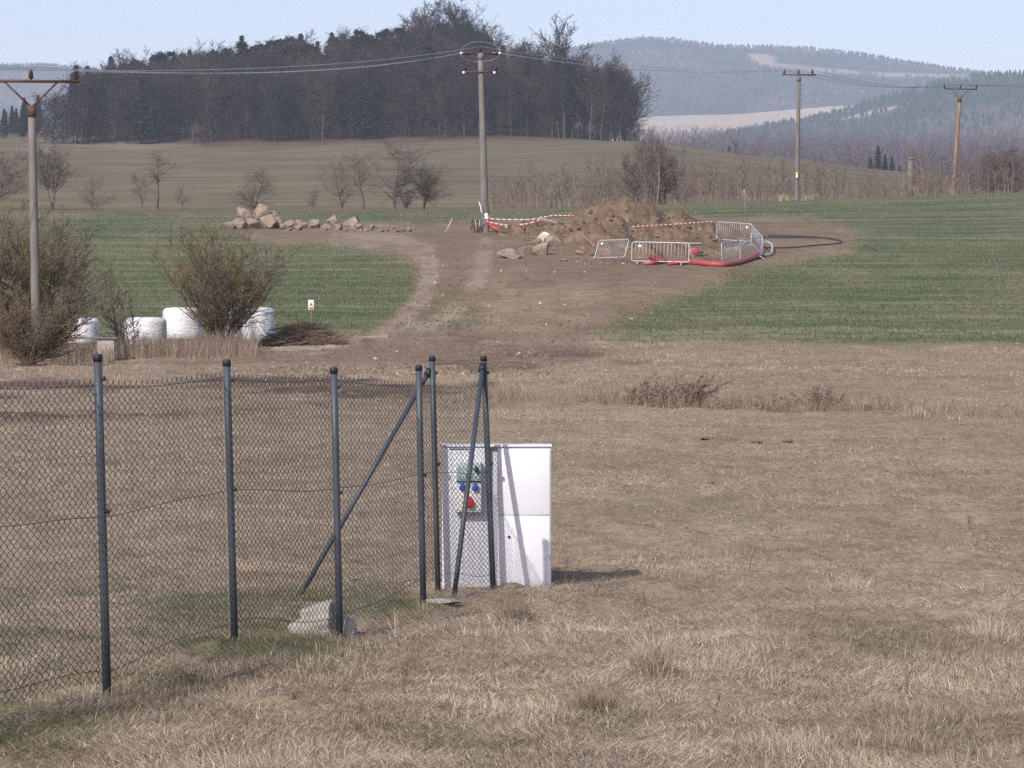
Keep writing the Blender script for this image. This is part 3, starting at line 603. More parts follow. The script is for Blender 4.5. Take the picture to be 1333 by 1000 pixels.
def grass_near(n):
    px = rs.uniform(-230, 1570, n); D = F * CAMZ / (rs.uniform(608, 1045, n) - 465); X = (px - 666.5) / F * D
    cl = fbm(X * 1.6, D * 1.1, 51, 3); tall = sstep(.52, .75, fbm(X * .8, D * .6, 52, 3)); keep = rs.rand(n) < .35 + 1.1 * cl
    X, D, cl, tall, px = X[keep], D[keep], cl[keep], tall[keep], px[keep]; n = len(X); stand = rs.rand(n) < .05 + .14 * tall
    tilt = np.where(stand, np.abs(rs.normal(.2, .3, n)), rs.uniform(.95, 1.6, n)); az = np.where(rs.rand(n) < .35, 6.28 * fbm(X * .7, D * .7, 53, 2) * 2, rs.uniform(0, 6.28, n))
    L = np.where(stand, rs.uniform(.012, .042, n) * (1 + 1.3 * tall), rs.uniform(.025, .09, n)); w = rs.uniform(.0018, .0042, n)
    Z = zground(X, D); c1, c2 = covers(X, D, Z)
    col = PAL[np.clip((rs.beta(1.2, 1.5, n) * 6).astype(int), 0, 5)] * rs.uniform(.45, 1.2, (n, 1)); col *= (.52 + .95 * fbm(X * .9, D * .5, 54, 4))[:, None]
    g = rs.rand(n) < c1[:, 1] * .5; col[g] = np.array([.115, .125, .060]) * rs.uniform(.6, 1.5, (g.sum(), 1)); g2 = rs.rand(n) < c1[:, 1] * .8; col = np.where((g2 & ~g)[:, None], col * [.66, .62, .48], col)
    mb = MB(); a = stand; blades(mb, X[a], D[a], L[a], w[a], tilt[a], az[a], col[a]); a = ~stand; blades(mb, X[a], D[a], L[a], w[a] * 1.1, tilt[a], az[a], col[a], two=False, lift=rs.uniform(0, .035, a.sum()) * cl[a] * 1.6); return mb
tag(grass_near(900000).build('dry_grass', M['grass']), 'matted dry grass with pale stubble in the foreground', 'grass', None, 'stuff')
def grass_mid(n):
    y = rs.uniform(446, 690, n); px = rs.uniform(-230, 1570, n); DD = np.where(y < 530, np.interp(y, [445, 470, 505, 530], [130, 103, 86, 70]), np.interp(y, [530, 634, 690], [70, 40, 33.])); X = (px - 666.5) / F * DD; Z = zground(X, DD); c1, c2 = covers(X, DD, Z)
    keep = (rs.rand(n) < 1 - sstep(560, 690, y)) & (rs.rand(n) > np.maximum(c1[:, 0], c2[:, 1]) * np.where(DD > 100, .8, .9)) & (rs.rand(n) > c1[:, 1] * (DD > 100) * .9); X, DD = X[keep], DD[keep]; n = len(X); stand = rs.rand(n) < .15
    tilt = np.where(stand, np.abs(rs.normal(.25, .3, n)), rs.uniform(1.0, 1.5, n)); L = np.where(stand, .55, 1.) * rs.uniform(.03, .11, n) * np.maximum(1, DD / 50) * (.7 + .8 * sstep(.4, .8, fbm(X * .4, DD * .25, 55, 3))); w = rs.uniform(.006, .013, n) * np.maximum(1, DD / 60)
    col = PAL[np.clip((rs.beta(1.4, 1.6, n) * 6).astype(int), 0, 5)] * rs.uniform(.75, 1.1, (n, 1)) * (.55 + .8 * fbm(X * .25, DD * .1, 56, 4))[:, None]
    mb = MB(); blades(mb, X, DD, L, w, tilt, rs.uniform(0, 6.28, n), col, two=False); return mb
tag(grass_mid(380000).build('meadow_grass', M['grass']), 'short dry grass on the flat ground beyond the fence', 'grass', None, 'stuff')
def crop(n):
    y = rs.uniform(258, 446, n); px = rs.uniform(-230, 1570, n); DD = np.interp(y, [258, 272, 304, 345, 445], [252, 225, 190, 167, 130]); X = (px - 666.5) / F * DD; Z = zground(X, DD); c1, c2 = covers(X, DD, Z)
    keep = rs.rand(n) < c1[:, 1] * 1.1; X, DD = X[keep], DD[keep]; n = len(X)
    col = np.array([.062, .096, .038]) * rs.uniform(.6, 1.45, (n, 1)); dr = rs.rand(n) < .22; col[dr] = np.array([.22, .19, .12]) * rs.uniform(.7, 1.2, (dr.sum(), 1))
    mb = MB(); blades(mb, X, DD, rs.uniform(.06, .14, n), rs.uniform(.02, .05, n), np.abs(rs.normal(.3, .3, n)), rs.uniform(0, 6.28, n), col, two=False); return mb
tag(crop(170000).build('young_crop', M['crop']), 'short green winter crop on the two sloping fields', 'crop', None, 'stuff')
def tuft(px, py, hpx, wpx, n0, label, cat='grass tuft', group='dry grass tufts in the foreground', cols=PAL, name='grass_tuft', thick=.004, lean=(0, 0)):
    p = G(px, py); s = p.y / F; H = hpx * s; R = wpx * s / 2; mb = MB(); r = np.random.RandomState(int(px + py)); n = int(n0 * 1.9); a = r.uniform(0, 6.28, n); q = np.sqrt(r.rand(n)) * R * .85 * r.uniform(.4, 1, n)
    X = p.x + q * np.cos(a); Y = p.y + q * np.sin(a); tilt = np.clip(np.abs(r.normal(.1, .55, n)), 0, 1.5); L = H * (.22 + .85 * r.rand(n) ** 2.2) * (1.1 - .6 * q / R)
    a = np.where(r.rand(n) < .45, a + r.normal(0, .8, n), r.uniform(0, 6.28, n)); col = cols[r.randint(0, len(cols), n)] * r.uniform(.7, 1.1, (n, 1))
    blades(mb, X, Y, L, r.uniform(.5, 1.2, n) * thick * .75, tilt, a, col, .6); o = mb.build(name, M['grass'], None, p); return tag(o, label, cat, group)
tuft(850, 878, 78, 90, 700, 'tall straw coloured grass tuft standing alone right of the white cabinet')
tuft(775, 930, 52, 110, 1100, 'matted brown grass hummock left below the tall straw tuft', cols=PAL[1:5] * .75)
tuft(672, 812, 46, 90, 900, 'rounded brown grass tuft in front of the white cabinet', cols=PAL[1:5] * .8)
tuft(1005, 893, 32, 60, 260, 'small pale grass tuft in the middle of the right foreground')
tuft(1030, 985, 58, 130, 420, 'wide pale stubble tuft near the bottom edge', cols=PAL[[0, 4, 5]])
tuft(1110, 770, 44, 80, 260, 'thin whitish grass tuft farthest right beyond the cabinet', cols=PAL[[0, 4, 5]])
tuft(1290, 835, 56, 130, 420, 'broad pale grass tuft at the right edge', cols=PAL[[0, 4, 5]])
tuft(415, 915, 26, 80, 260, 'low tangled brown tuft below the concrete lump', cols=PAL[1:5])
tuft(470, 948, 28, 100, 330, 'low brown hummock left of centre at the bottom', cols=PAL[1:5])
tuft(690, 955, 48, 60, 150, 'sparse upright stalks at the bottom beside the hummock', cols=PAL[[0, 4]])
tuft(700, 771, 26, 70, 160, 'thin grass fringe along the foot of the right cabinet door', thick=.003)
tuft(608, 772, 16, 60, 120, 'low grass fringe along the foot of the left cabinet half', thick=.003)
tuft(516, 830, 62, 26, 26, 'few thin pale stalks beside the fourth fence post')
tuft(552, 797, 38, 30, 40, 'pale stalks at the foot of the fourth fence post')

def weed(px, py, hpx, label, seed, head=True):
    p = G(px, py); r = np.random.RandomState(seed); H = hpx * p.y / F; th = thing('dead_weed', label, 'weed', p, 'dead weed stalks in the dry grass'); m = MB(); hd = MB()
    for k in range(1 + seed % 3):
        a = r.uniform(0, 6.28); ln = r.uniform(.05, .3); h = H * r.uniform(.65, 1); P = [Vector((math.cos(a) * ln * h * t ** 1.4 + .004 * math.sin(t * 9 + k), math.sin(a) * ln * h * t ** 1.4, h * t - .01)) for t in np.linspace(0, 1, 7)]; m.tube(P, np.linspace(.0032, .0016, 7), 5)
        for j in range(3):
            b = P[3 + j]; m.tube([b, b + Vector((r.uniform(-.05, .05), r.uniform(-.04, .04), r.uniform(.02, .07)))], .0013, 4)
        if head: hd.tube([P[-1] - Vector((0, 0, .01)), P[-1] + Vector((0, 0, .012)), P[-1] + Vector((.003, 0, .04))], [.003, .0055, .002], 6)
    m.build('stem', M['twigred'], th)
    if head: hd.build('seed_head', M['twigred'], th)
for i, a in enumerate([(845, 812, 52, 'tall dead weed with dark head behind the straw tuft'), (975, 745, 40, 'thin bent weed in the dry meadow right of the white cabinet', 0), (1262, 690, 24, 'small dark weed stalk at the far right of the meadow'), (735, 760, 34, 'pale stalk beside the right edge of the cabinet'), (1140, 762, 46, 'tall pale stalks on the right behind the whitish tuft'), (525, 905, 60, 'tall dead stalks below the fence corner'), (930, 940, 42, 'dead weed between the two small pale tufts'), (1180, 905, 50, 'dead weed stalks toward the lower right corner'), (640, 875, 44, 'dead weed stalks below the cabinet'), (320, 960, 50, 'dead weed stalks near the bottom left'), (700, 990, 60, 'dead weed stalks at the bottom edge left of centre'), (1060, 850, 36, 'short dead weed in the middle of the right foreground')]): weed(a[0], a[1], a[2], a[3], i + 3, len(a) < 5 and i % 3 == 0)
# ------------------------------------------------------------------ chain link fence
def fence():
    pp = [(-2, None), (-1, None)]; base = []
    X0, D0, dx, dd = -2.127, 17.6, .506, 1.93
    ks = [-2, -1, 0, 1, 2, 3]
    for k in ks: base.append(Vector((X0 + k * dx, D0 + k * dd, 0)))
    base[2] = Vector(((139 - 666.5) / F * 17.6, 17.6, 0)); base[3] = Vector(((305 - 666.5) / F * 20.2, 20.2, 0)); base[4] = Vector(((442 - 666.5) / F * 21.1, 21.1, 0)); base[5] = Vector(((551 - 666.5) / F * 24.0, 24.0, 0)); base.append(Vector(((570 - 666.5) / F * 25.47, 25.47, 0))); base.append(Vector(((642 - 666.5) / F * 25.45, 25.45, 0)))
    for b in base: b.z = zg(b.x, b.y)
    tops_px = [None, None, (127, 462), (295, 469), (434.5, 479), (545, 476), (562.5, 464), (629.5, 464)]
    tops = []
    for b, t in zip(base, tops_px): tops.append(at(t[0], t[1], b.y) if t else b + Vector((-.03, 0, 1.76)))
    root = thing('chain_link_fence', 'dark grey chain link fence with slim round posts in the left foreground', 'fence', base[2]); o0 = base[2]
    for b, t in zip(base, tops):
        a = MB(); ax = (t - b).normalized(); a.tube([b - ax * .1, b + (t - b) * .3, b + (t - b) * .7, t], .0225, 14); po = a.build('post', M['post'], root, o0, True)
        c = MB(); c.tube([t - ax * .035, t - ax * .004, t + ax * .004], [.0255, .0255, .019], 14); c.build('cap', M['cap'], po, o0, True)
    def brace(a_, b_):
        a = MB(); a.tube([a_, b_], .019, 12); bo = a.build('brace', M['post'], root, o0, True)
        c = MB(); d = (a_ - b_).normalized(); c.tube([a_ - d * .03, a_ + d * .03], .028, 10); c.build('clamp', M['cap'], bo, o0, True)
    b5 = G(388, 775); t5 = base[6] + (tops[6] - base[6]) * .93; brace(t5 + Vector((-.03, 0, 0)), at(386, 777, b5.y + .2) if False else Vector((b5.x, b5.y, zg(b5.x, b5.y) - .03)))
    b6 = Vector(((590 - 666.5) / F * 24.35, 24.35, 0)); b6.z = zg(b6.x, b6.y) - .04; t6 = base[7] + (tops[7] - base[7]) * .95; brace(t6 + Vector((-.012, -.03, 0)), b6)
    PZ = .044
    for i, i2 in ((0, 1), (1, 2), (2, 3), (3, 4), (4, 6), (6, 7)):
        A, B, TA, TB = base[i], base[i2], tops[i], tops[i2]; L = (B - A).length; PX = L / (27 if i == 4 else 13 if i == 6 else 25); n = max(4, int(L / (PX / 2))); hm = [1.62, 1.62, 1.635, 1.60, 1.645, 1.60, 1.57, 1.57]
        nrm = Vector((-(B - A).y, (B - A).x, 0)).normalized(); nrm = nrm if nrm.y > 0 or i == 6 else -nrm
        if nrm.y < 0: nrm = -nrm
        off = nrm * (.030 if i < 6 else -.028)
        if i == 4: off = nrm * .024
        ha, hb = hm[i], hm[i2]; nz = int(1.56 / (PZ / 2)); P0 = []; P1 = []
        def pt(s, z):                                    # s along, z 0..1
            la = TA - A; lb = TB - B; p = A + (B - A) * s; sag = -.024 * math.sin(math.pi * s) * z + .003 * math.sin(s * 9 + i) * z
            h = ha * (1 - s) + hb * s; le = la.normalized() * (1 - s) + lb.normalized() * s
            zz = .055 + .015 * math.sin(s * 7 + i * 2) * (1 - z) + (h + sag - .055) * z
            q = p + le * zz + off; return q + nrm * ((.002 if i == 4 else .005) * math.sin(s * 11 + z * 5 + i) * math.sin(math.pi * s))
        for w in range(n):
            s0, s1 = w / n, (w + 1) / n; prev = None
            for j in range(nz + 2):
                s = s0 if (j + w) % 2 else s1; s = s + (-.06 if s == s1 else .06) * 0
                z = j / nz if j <= nz else 1 + .016; q = pt(min(max(s, 0), 1), z) + nrm * (.0016 if w % 2 else -.0016)
                if j == nz + 1: q = prev + Vector((.003, 0, .014))
                if prev is not None: P0.append(tuple(prev)); P1.append(tuple(q))
                prev = q
        m = MB(); m.segs(P0, P1, .0019 if i != 6 else .0015, .0019 if i != 6 else .0015, 3); m.build('wire_mesh', M['wire'], root, o0)
        for zz in (.985, .55, .04):
            m = MB(); m.tube([pt(s, zz) + nrm * .004 for s in np.linspace(0, 1, 14)], .0019, 5); m.build('tension_wire', M['wire'], root, o0)
    m = MB(); q0 = base[6] + (tops[6] - base[6]) * .97; q1 = base[7] + (tops[7] - base[7]) * .97
    m.tube([q0, q0 * .5 + q1 * .5 + Vector((0, 0, -.006)), q1], .0022, 5); m.build('tension_wire', M['wire'], root, o0)
    for (b, t) in list(zip(base, tops))[2:]:
        for f in (.93, .54):
            q = b + (t - b) * f; m = MB(); m.box(q + Vector((.018, -.012, -.012)), q + Vector((.040, .012, .012)), .003, 1); m.build('wire_tensioner', M['cap'], root, o0)
fence()

# ------------------------------------------------------------------ electric cabinet
def cabinet():
    D = 25.60; k = D / F; xl = (575.5 - 666.5) * k; xm0 = (638.5 - 666.5) * k; xm1 = (647.5 - 666.5) * k; xr = (717.5 - 666.5) * k
    z0 = min(zg(xl, D), zg(xr, D)) - .05; top = at(650, 580, D).z; root = thing('electric_cabinet', 'white outdoor electric cabinet with sockets standing at the end of the fence', 'electric cabinet', ((xl + xr) / 2, D, zg(0, D))); o0 = root.location.copy()
    a = MB(); a.box((xl, D, z0), (xm0, D + .34, top - .012), .006); L = a.build('left_housing', M['cab'], root, o0)
    a = MB(); a.box((xm0 + .0005, D + .035, z0), (xm1 - .0005, D + .33, top - .014), .002); a.build('cable_duct', M['gap'], root, o0)
    a = MB(); a.box((xm1, D + .004, z0), (xr, D + .34, top - .012), .006); R = a.build('right_housing', M['cab'], root, o0)
    zs = at(680, 671, D).z
    for lo, hi in ((z0 + .07, zs - .003), (zs + .003, top - .03)):
        a = MB(); a.box((xm1 + .012, D - .006, lo), (xr - .010, D + .0035, hi), .003); dr = a.build('door', M['cab'], R, o0)
    a = MB(); q = at(657.5, 699, D); a.tube([Vector((q.x + .03, D - .0135, q.z)), Vector((q.x + .03, D - .0062, q.z))], .010, 12); a.build('lock', M['dark'], dr, o0)
    a = MB(); a.box((xm1 + .014, D - .004, zs - .0028), (xr - .012, D + .0032, zs + .0028)); a.build('seam', M['gap'], R, o0)
    for q0, q1 in ((xl - .008, xm0 + .003), (xm0 + .0035, xr + .008)):
        a = MB(); a.box((q0, D - .012, top - .012), (q1, D + .35, top + .006), .004); a.build('lid', M['cab'], root, o0)
    a = MB(); a.box((xl + .06, D - .006, top - .030), (xl + .24, D - .0003, top - .024)); a.build('vent_slot', M['dark'], L, o0)
    sx0, sx1 = (594 - 666.5) * k, (627 - 666.5) * k; sz1, sz0 = at(600, 601, D).z, at(600, 664.5, D).z
    a = MB(); a.box((sx0, D - .08, sz0), (sx1, D - .0003, sz1), .008); S = a.build('socket_panel', M['white'], root, o0)
    a = MB(); a.box((sx0 - .006, D - .088, sz0 - .012), (sx1 + .004, D - .0006, sz0 - .0005), .003); a.build('base_ledge', M['gap'], S, o0)
    zc = sz1 - .145; f = D - .08
    a = MB(); a.box((sx0 + .004, f - .014, zc), (sx1 - .004, f - .0003, sz1 - .006), .005); a.build('breaker_window', M['teal'], S, o0)
    a = MB(); a.box((sx0 + .003, f - .0142, zc - .007), (sx1 - .003, f - .0003, zc - .0005)); a.build('window_hinge', M['dark'], S, o0)
    for i in range(6):
        for zz in (zc + .085, zc + .03):
            a = MB(); x = sx0 + .017 + i * .0245; a.box((x, f - .019, zz), (x + .012, f - .0143, zz + .026), .002, 1); a.build('breaker', M['white' if i % 2 else 'gap'], S, o0)
    def rnd(name, mt, x, z, r, dep, lid=True):
        a = MB(); n = 18; pr = [(0.001, 0), (r * .8, 0), (r, .2 * dep), (r, dep)]
        th = np.arange(n) * 2 * np.pi / n; V = []
        for rr, y in pr: V.append(np.stack([x + rr * np.cos(th), np.full(n, f - dep + y), z + rr * 1.12 * np.sin(th)], 1))
        a.add(np.concatenate(V), [(i * n + j, i * n + (j + 1) % n, (i + 1) * n + (j + 1) % n, (i + 1) * n + j) for i in range(3) for j in range(n)])
        if lid: a.box((x - r * .5, f - dep * .9, z + r * .9), (x + r * .5, f - .001, z + r * 1.35), .003, 1)
        a.build(name, M[mt], S, o0, True)
    rnd('blue_socket', 'blue', (602 - 666.5) * k, at(600, 634, D).z, .023, .035); rnd('blue_socket', 'blue', (618.5 - 666.5) * k, at(600, 634, D).z, .023, .035)
    rnd('red_socket', 'redsock', (611 - 666.5) * k, at(600, 654, D).z, .034, .045); f -= .014; rnd('rotary_knob', 'dark', (620.5 - 666.5) * k, at(600, 611, D).z, .018, .03)
cabinet()

# ------------------------------------------------------------------ stones
def rock_bm(seed, sub=4, flat=1.0, cuts=13):
    r = np.random.RandomState(seed); bm = bmesh.new(); bmesh.ops.create_icosphere(bm, subdivisions=sub, radius=1)
    P = np.array([tuple(v.co) for v in bm.verts]); P *= (1 + .12 * r.randn(1))
    for _ in range(cuts):
        n = r.normal(0, 1, 3); n /= np.linalg.norm(n); d = r.uniform(.34, .72); e = P @ n - d; P = P - np.where(e > 0, e, 0)[:, None] * n
    off = Vector(r.uniform(-50, 50, 3))
    for v, p in zip(bm.verts, P):
        q = Vector(p); v.co = q * (1 + .07 * mnoise.noise(q * 1.7 + off) + .05 * mnoise.noise(q * 5 + off) + .025 * mnoise.noise(q * 12 + off))
    return bm
def rock(px, py, wpx, hpx, label, seed, group=None, name='boulder', mat='rock', D=None, lift=0, cat='stone'):
    p = G(px, py) if D is None else onground(px, D); s = p.y / F; mb = MB(); mb.bm(rock_bm(seed, 4 if wpx > 12 else 3)); V = mb.V[0]; lo, hi = V.min(0), V.max(0); V = (V - (lo + hi) / 2) / (hi - lo)
    w = wpx * s; h = hpx * s; V = V * [w, w * .8, h * 1.15]; mb.V[0] = V + np.array([0, w * .3, h * .5 - h * .075 + lift])
    o = mb.build(name, M[mat], None); o.location = p; return tag(o, label, cat, group)
g1 = 'big boulders of the stone heap'
for i, a in enumerate([(347, 298, 27, 20, 'largest pale boulder at the front right of the heap', 1, 0), (319, 287, 24, 21, 'squarish boulder perched high on the left shoulder of the heap', 2, .30), (308, 298, 28, 12, 'low flat boulder at the left end of the heap', 3, 0),
    (341, 284, 24, 22, 'topmost white veined boulder at the peak of the heap', 4, .42), (329, 298, 18, 14, 'middle boulder at the front foot of the heap', 5, 0), (362, 297, 16, 15, 'brownish boulder at the right foot of the heap', 6, 0), (297, 298, 14, 9, 'smallest slab at the far left end of the heap', 7, 0),
    (354, 288, 20, 17, 'tilted brown boulder on the right shoulder of the heap', 8, .3), (332, 291, 18, 15, 'dark gapped boulder in the middle of the heap', 9, .2), (310, 293, 18, 12, 'grey boulder under the squarish one on the left shoulder', 10, .1), (368, 299, 9, 8, 'small stone at the right foot of the heap', 16, 0)]):
    lifted = a[6] > 0
    o = rock(a[0], 297 if lifted else a[1], a[2], a[3], a[4], a[5], g1)
    if lifted: o.location = at(a[0], a[1], o.location.y + .4) - Vector((0, 0, .1))
g2 = 'stones in the row right of the boulder heap'
for i, a in enumerate([(433, 294, 18, 16, 'squarish tan stone, the tallest left one in the middle of the stone row', 11), (458, 296, 22, 14, 'broad rounded stone beside the squarish tan one', 12), (411, 297, 22, 12, 'wide grey stone left of the squarish tan one', 13), (390, 297, 18, 11, 'brown stone near the start of the stone row', 14), (376, 298, 14, 12, 'narrow upright stone next to the boulder heap', 15)]):
    rock(a[0], a[1], a[2], a[3], a[4], a[5], g2)
for k in range(30):
    px = 372 + 172 * (k / 30) ** .9 + rs.uniform(-4, 4); sz = rs.uniform(4.5, 10) * (1 - .35 * (px - 372) / 170); rock(px, 298.5 + rs.uniform(-2.5, 2.5) + (px - 372) * .014, sz * 1.3, sz * .85, 'small broken stone in the row trailing off right of the boulder heap', 20 + k, g2, 'stone')
for i, a in enumerate([(663, 337, 34, 14, 'flat grey boulder at the left of the group before the soil heap'), (686, 332, 22, 12, 'small brown boulder right of the flat grey one'), (704, 333, 22, 18, 'dark edged brown boulder in the middle of the group'), (708, 316, 18, 14, 'brightest white boulder of the group before the soil heap'), (721, 324, 26, 20, 'rounded tan boulder against the foot of the soil heap'), (698, 318, 14, 8, 'small pale stone left of the brightest white boulder'), (734, 341, 11, 4, 'thin stone slab lying alone below the group'), (755, 333, 12, 8, 'grey stone beside the leaning barrier')]):
    rock(a[0], a[1], a[2], a[3], a[4], 60 + i, 'boulders in front of the soil heap')
M['whiterock'] = simple('pale_lime_rock', (.42, .39, .36), (.66, .64, .61), 1.4, .9, bump=.03)
[o for o in bpy.data.objects if o.get('label', '').startswith('brightest white boulder')][0].data.materials[0] = M['whiterock']
for k in range(26): rock(rs.uniform(755, 830), rs.uniform(336, 347), rs.uniform(1.5, 4), rs.uniform(1.2, 2.6), 'little pale stone scattered below the leaning barrier', 90 + k % 5, 'little stones below the leaning barrier', 'pebble')
M['mole'] = simple('molehill_earth', (.09, .066, .048), (.17, .13, .098), 14, .95, bump=.03)
M['lump'] = simple('old_concrete', (.22, .205, .18), (.36, .335, .30), 5, .92, bump=.012)
def lump():
    p = G(421, 829); p.z += .03; mb = MB(); bm = bmesh.new(); bmesh.ops.create_cube(bm, size=1); bmesh.ops.subdivide_edges(bm, edges=bm.edges[:], cuts=9, use_grid_fill=True); s = p.y / F
    for v in bm.verts:
        c = v.co; t = c.z + .5; c.x = c.x * (1 - .42 * float(sstep(.42, .62, t)) - .10 * t) - .07 * float(sstep(.42, .62, t)); c.y *= (1 - .4 * t); c.z = (c.z + .5) * (1 + .18 * math.sin(c.x * 5 + .6)) ; q = Vector((c.x, c.y, c.z))
        q += Vector((.05, .05, .05)) * mnoise.noise(q * 3.1 + Vector((5, 1, 2))) * 1.6 + Vector((.02, .02, .02)) * mnoise.noise(q * 11); v.co = Vector((q.x * 86 * s, q.y * .26 + .14, q.z * 38 * s - .03))
    mb.bm(bm); o = mb.build('concrete_lump', M['lump']); o.location = p; o.rotation_euler = (0, 0, .12); tag(o, 'pale grey lump of broken concrete lying at the foot of the third post', 'concrete lump')
    rock(577, 788, 46, 7, 'thin pale slab half sunk in the grass near the cabinet brace', 151, None, 'stone_slab', 'lump')
lump()
for i, a in enumerate([(920, 573, 26, 8, 'leftmost dark molehill in the dry grass before the ditch'), (985, 577, 30, 7, 'middle dark molehill in the dry grass before the ditch'), (1025, 577, 22, 9, 'rightmost dark molehill in the dry grass before the ditch'), (926, 631, 18, 7, 'single small molehill nearer the camera'), (443, 512, 12, 14, 'dark clod of earth seen behind the third post')]):
    rock(a[0], a[1], a[2] * .7, a[3] * .55, a[4], 180 + i, 'molehills in the dry grass', 'molehill', 'mole', cat='molehill')

# ------------------------------------------------------------------ soil heaps
HEAPV = []
def heap(name, label, bumps, x0, x1, D0, D1, seed):
    nx, ny = 120, 70; X, Y = np.meshgrid(np.linspace(x0, x1, nx), np.linspace(D0, D1, ny)); X = X.ravel(); Y = Y.ravel(); g = zground(X, Y); h = np.full(len(X), -.4)
    for bx, by, r_, hh in bumps:
        q = np.hypot((X - bx) / r_, (Y - by) / (r_ * .8)); h = np.maximum(h, hh * (1 - q ** 1.25) )
    h = h + (.7 * (fbm(X * .9, Y * .9, seed, 4) - .5) + .75 * (fbm(X * 3.2, Y * 3.2, seed + 5, 4) - .5)) * sstep(-.3, .5, h)
    z = g + np.maximum(h, -.35); mb = MB(); i = np.arange(ny - 1)[:, None] * nx + np.arange(nx - 1); q = np.stack([i, i + 1, i + nx + 1, i + nx], -1).reshape(-1, 4)
    HEAPV.append(np.stack([X, Y, z], -1)[h > .05]); kp = (h[q] > -.3).any(1); mb.add(np.stack([X, Y, z], -1), q[kp]); cx = Vector(((x0 + x1) / 2, D0, zg((x0 + x1) / 2, D0))); return tag(mb.build(name, M['soil'], None, cx), label, 'soil heap')
def wx(px, D): return (px - 666.5) / F * D
heap('soil_heap', 'large mound of dug brown soil behind the steel barriers', [(wx(810, 186), 186, 4.6, 2.1), (wx(792, 184), 182, 3.2, 1.3), (wx(850, 186), 186, 3.9, 1.35), (wx(912, 188), 187, 3.4, .95), (wx(768, 180), 179, 3.0, 1.2), (wx(870, 180), 180, 3.4, .8), (wx(745, 183), 183, 2.6, .9), (wx(880, 186), 186, 3.5, 1.3), (wx(872, 172.5), 172.5, 1.5, .75), (wx(838, 171.5), 171.5, 1.3, .65), (wx(795, 173), 173, 1.5, .6)], wx(700, 186), wx(980, 186), 168.6, 194, 5)
heap('soil_heap', 'low ridge of dug soil between the tall pole and the large mound', [(wx(695, 188), 188, 2.2, .62), (wx(720, 187), 187, 2.0, .5), (wx(670, 189), 189, 1.6, .35), (wx(745, 186), 186, 2.0, .5)], wx(650, 188), wx(775, 188), 184, 192, 6)
def clods(n):
    mb = MB(); px = np.concatenate([rs.uniform(740, 960, n // 2), rs.uniform(500, 860, n // 2), rs.uniform(350, 720, n // 3)]); py = np.concatenate([rs.uniform(300, 346, n // 2), rs.uniform(318, 455, n // 2), rs.uniform(445, 494, n // 3)])
    D = np.interp(py, [300, 345, 445, 470, 505], [192, 167, 130, 103, 86]); X = wx(px, D); Z = zground(X, D); s = rs.uniform(.02, .09, len(X)); k = 4; hv = np.concatenate(HEAPV); hv = hv[rs.randint(0, len(hv), 1500)] + rs.normal(0, .05, (1500, 3)) * [1, 1, 0]; X = np.concatenate([X, hv[:, 0]]); D = np.concatenate([D, hv[:, 1]]); Z = np.concatenate([Z, hv[:, 2]]); s = np.concatenate([s, .03 + .15 * rs.rand(1500) ** 2.5])
    V = np.array([(1, 0, 0), (0, 1, 0), (-1, 0, 0), (0, -1, 0), (0, 0, 1.)]); V = np.stack([X, D, Z - .01], -1)[:, None] + V[None] * s[:, None, None] * rs.uniform(.5, 1.3, (len(X), 5, 3)); b = (np.arange(len(X)) * 5)[:, None, None]
    T = b + np.array([(0, 1, 4), (1, 2, 4), (2, 3, 4), (3, 0, 4)]); c = np.where(rs.rand(len(X), 1) < .04, [[.36, .31, .26]], [[.15, .105, .075]]) * rs.uniform(.6, 1.3, (len(X), 1)); mb.add(V, None, T, np.repeat(c, 5, 0))
    tag(mb.build('soil_clods', M['clods']), 'loose soil crumbs and gravel on the dug ground', 'loose soil', None, 'stuff')
clods(4200)

# ------------------------------------------------------------------ poles and wires
def insulator(t, p, h=.34, r=.075, o0=None, tilt=(0, 0, 1), mt='insul'):
    d = Vector(tilt).normalized(); a = MB(); pts = []; rr = []
    for f, k in ((0, .35), (.12, .35), (.15, 1), (.3, .8), (.33, 1), (.5, .75), (.53, .95), (.72, .6), (.75, .75), (.95, .5), (1, .2)): pts.append(p + d * h * f); rr.append(r * k)
    a.tube(pts, rr, 10); return a.build('insulator', M[mt], t, o0, True)
def pole(name, label, base, top, r0, r1, mat, arm_z, armL, armdir, ins, vbrace=True, cat='utility pole', step=False, insH=.34):
    t = thing(name, label, cat, base); o0 = base; ax = (top - base).normalized(); L = (top - base).length
    a = MB(); a.tube([base - ax * .4] + [base + ax * L * f for f in np.linspace(0, 1, 7)], [r0] + list(np.linspace(r0, r1, 7)), 14); a.build('shaft', M[mat], t, o0, True)
    a = MB(); a.tube([top - ax * .35, top + ax * .02], r1 * 1.25, 10); a.build('collar', M['rusty' if vbrace else mat], t, o0)
    ad = Vector(armdir).normalized(); c = top + ax * arm_z; a = MB()
    n = ad.cross(Vector((0, 0, 1))).normalized(); e0 = c - ad * armL / 2; e1 = c + ad * armL / 2
    for o_ in (-.05, .05): a.tube([e0 + n * o_, e1 + n * o_], .045, 4)
    a.build('crossarm', M['rusty'], t, o0); heads = []
    if vbrace:
        for s in (-1, 1): a = MB(); a.tube([top - ax * .05, c + ad * s * armL * .28], .035, 5); a.build('arm_brace', M['rusty'], t, o0)
    for f in ins: p = c + ad * (armL / 2 * f) + Vector((0, 0, .04)); insulator(t, p, insH, .085, o0); heads.append(p + Vector((0, 0, insH)))
    if step:
        for k in range(16):
            q = base + ax * (L * (.35 + .62 * k / 16)); a = MB(); a.tube([q + Vector((r0 * .7, -.02, 0)), q + Vector((r0 + .12, -.02, .0))], .016, 4); a.build('climbing_step', M['rusty'], t, o0)
    return t, heads
p1 = G(48, 474); p1 = onground(48, 107); t1 = at(41, 138, 107)
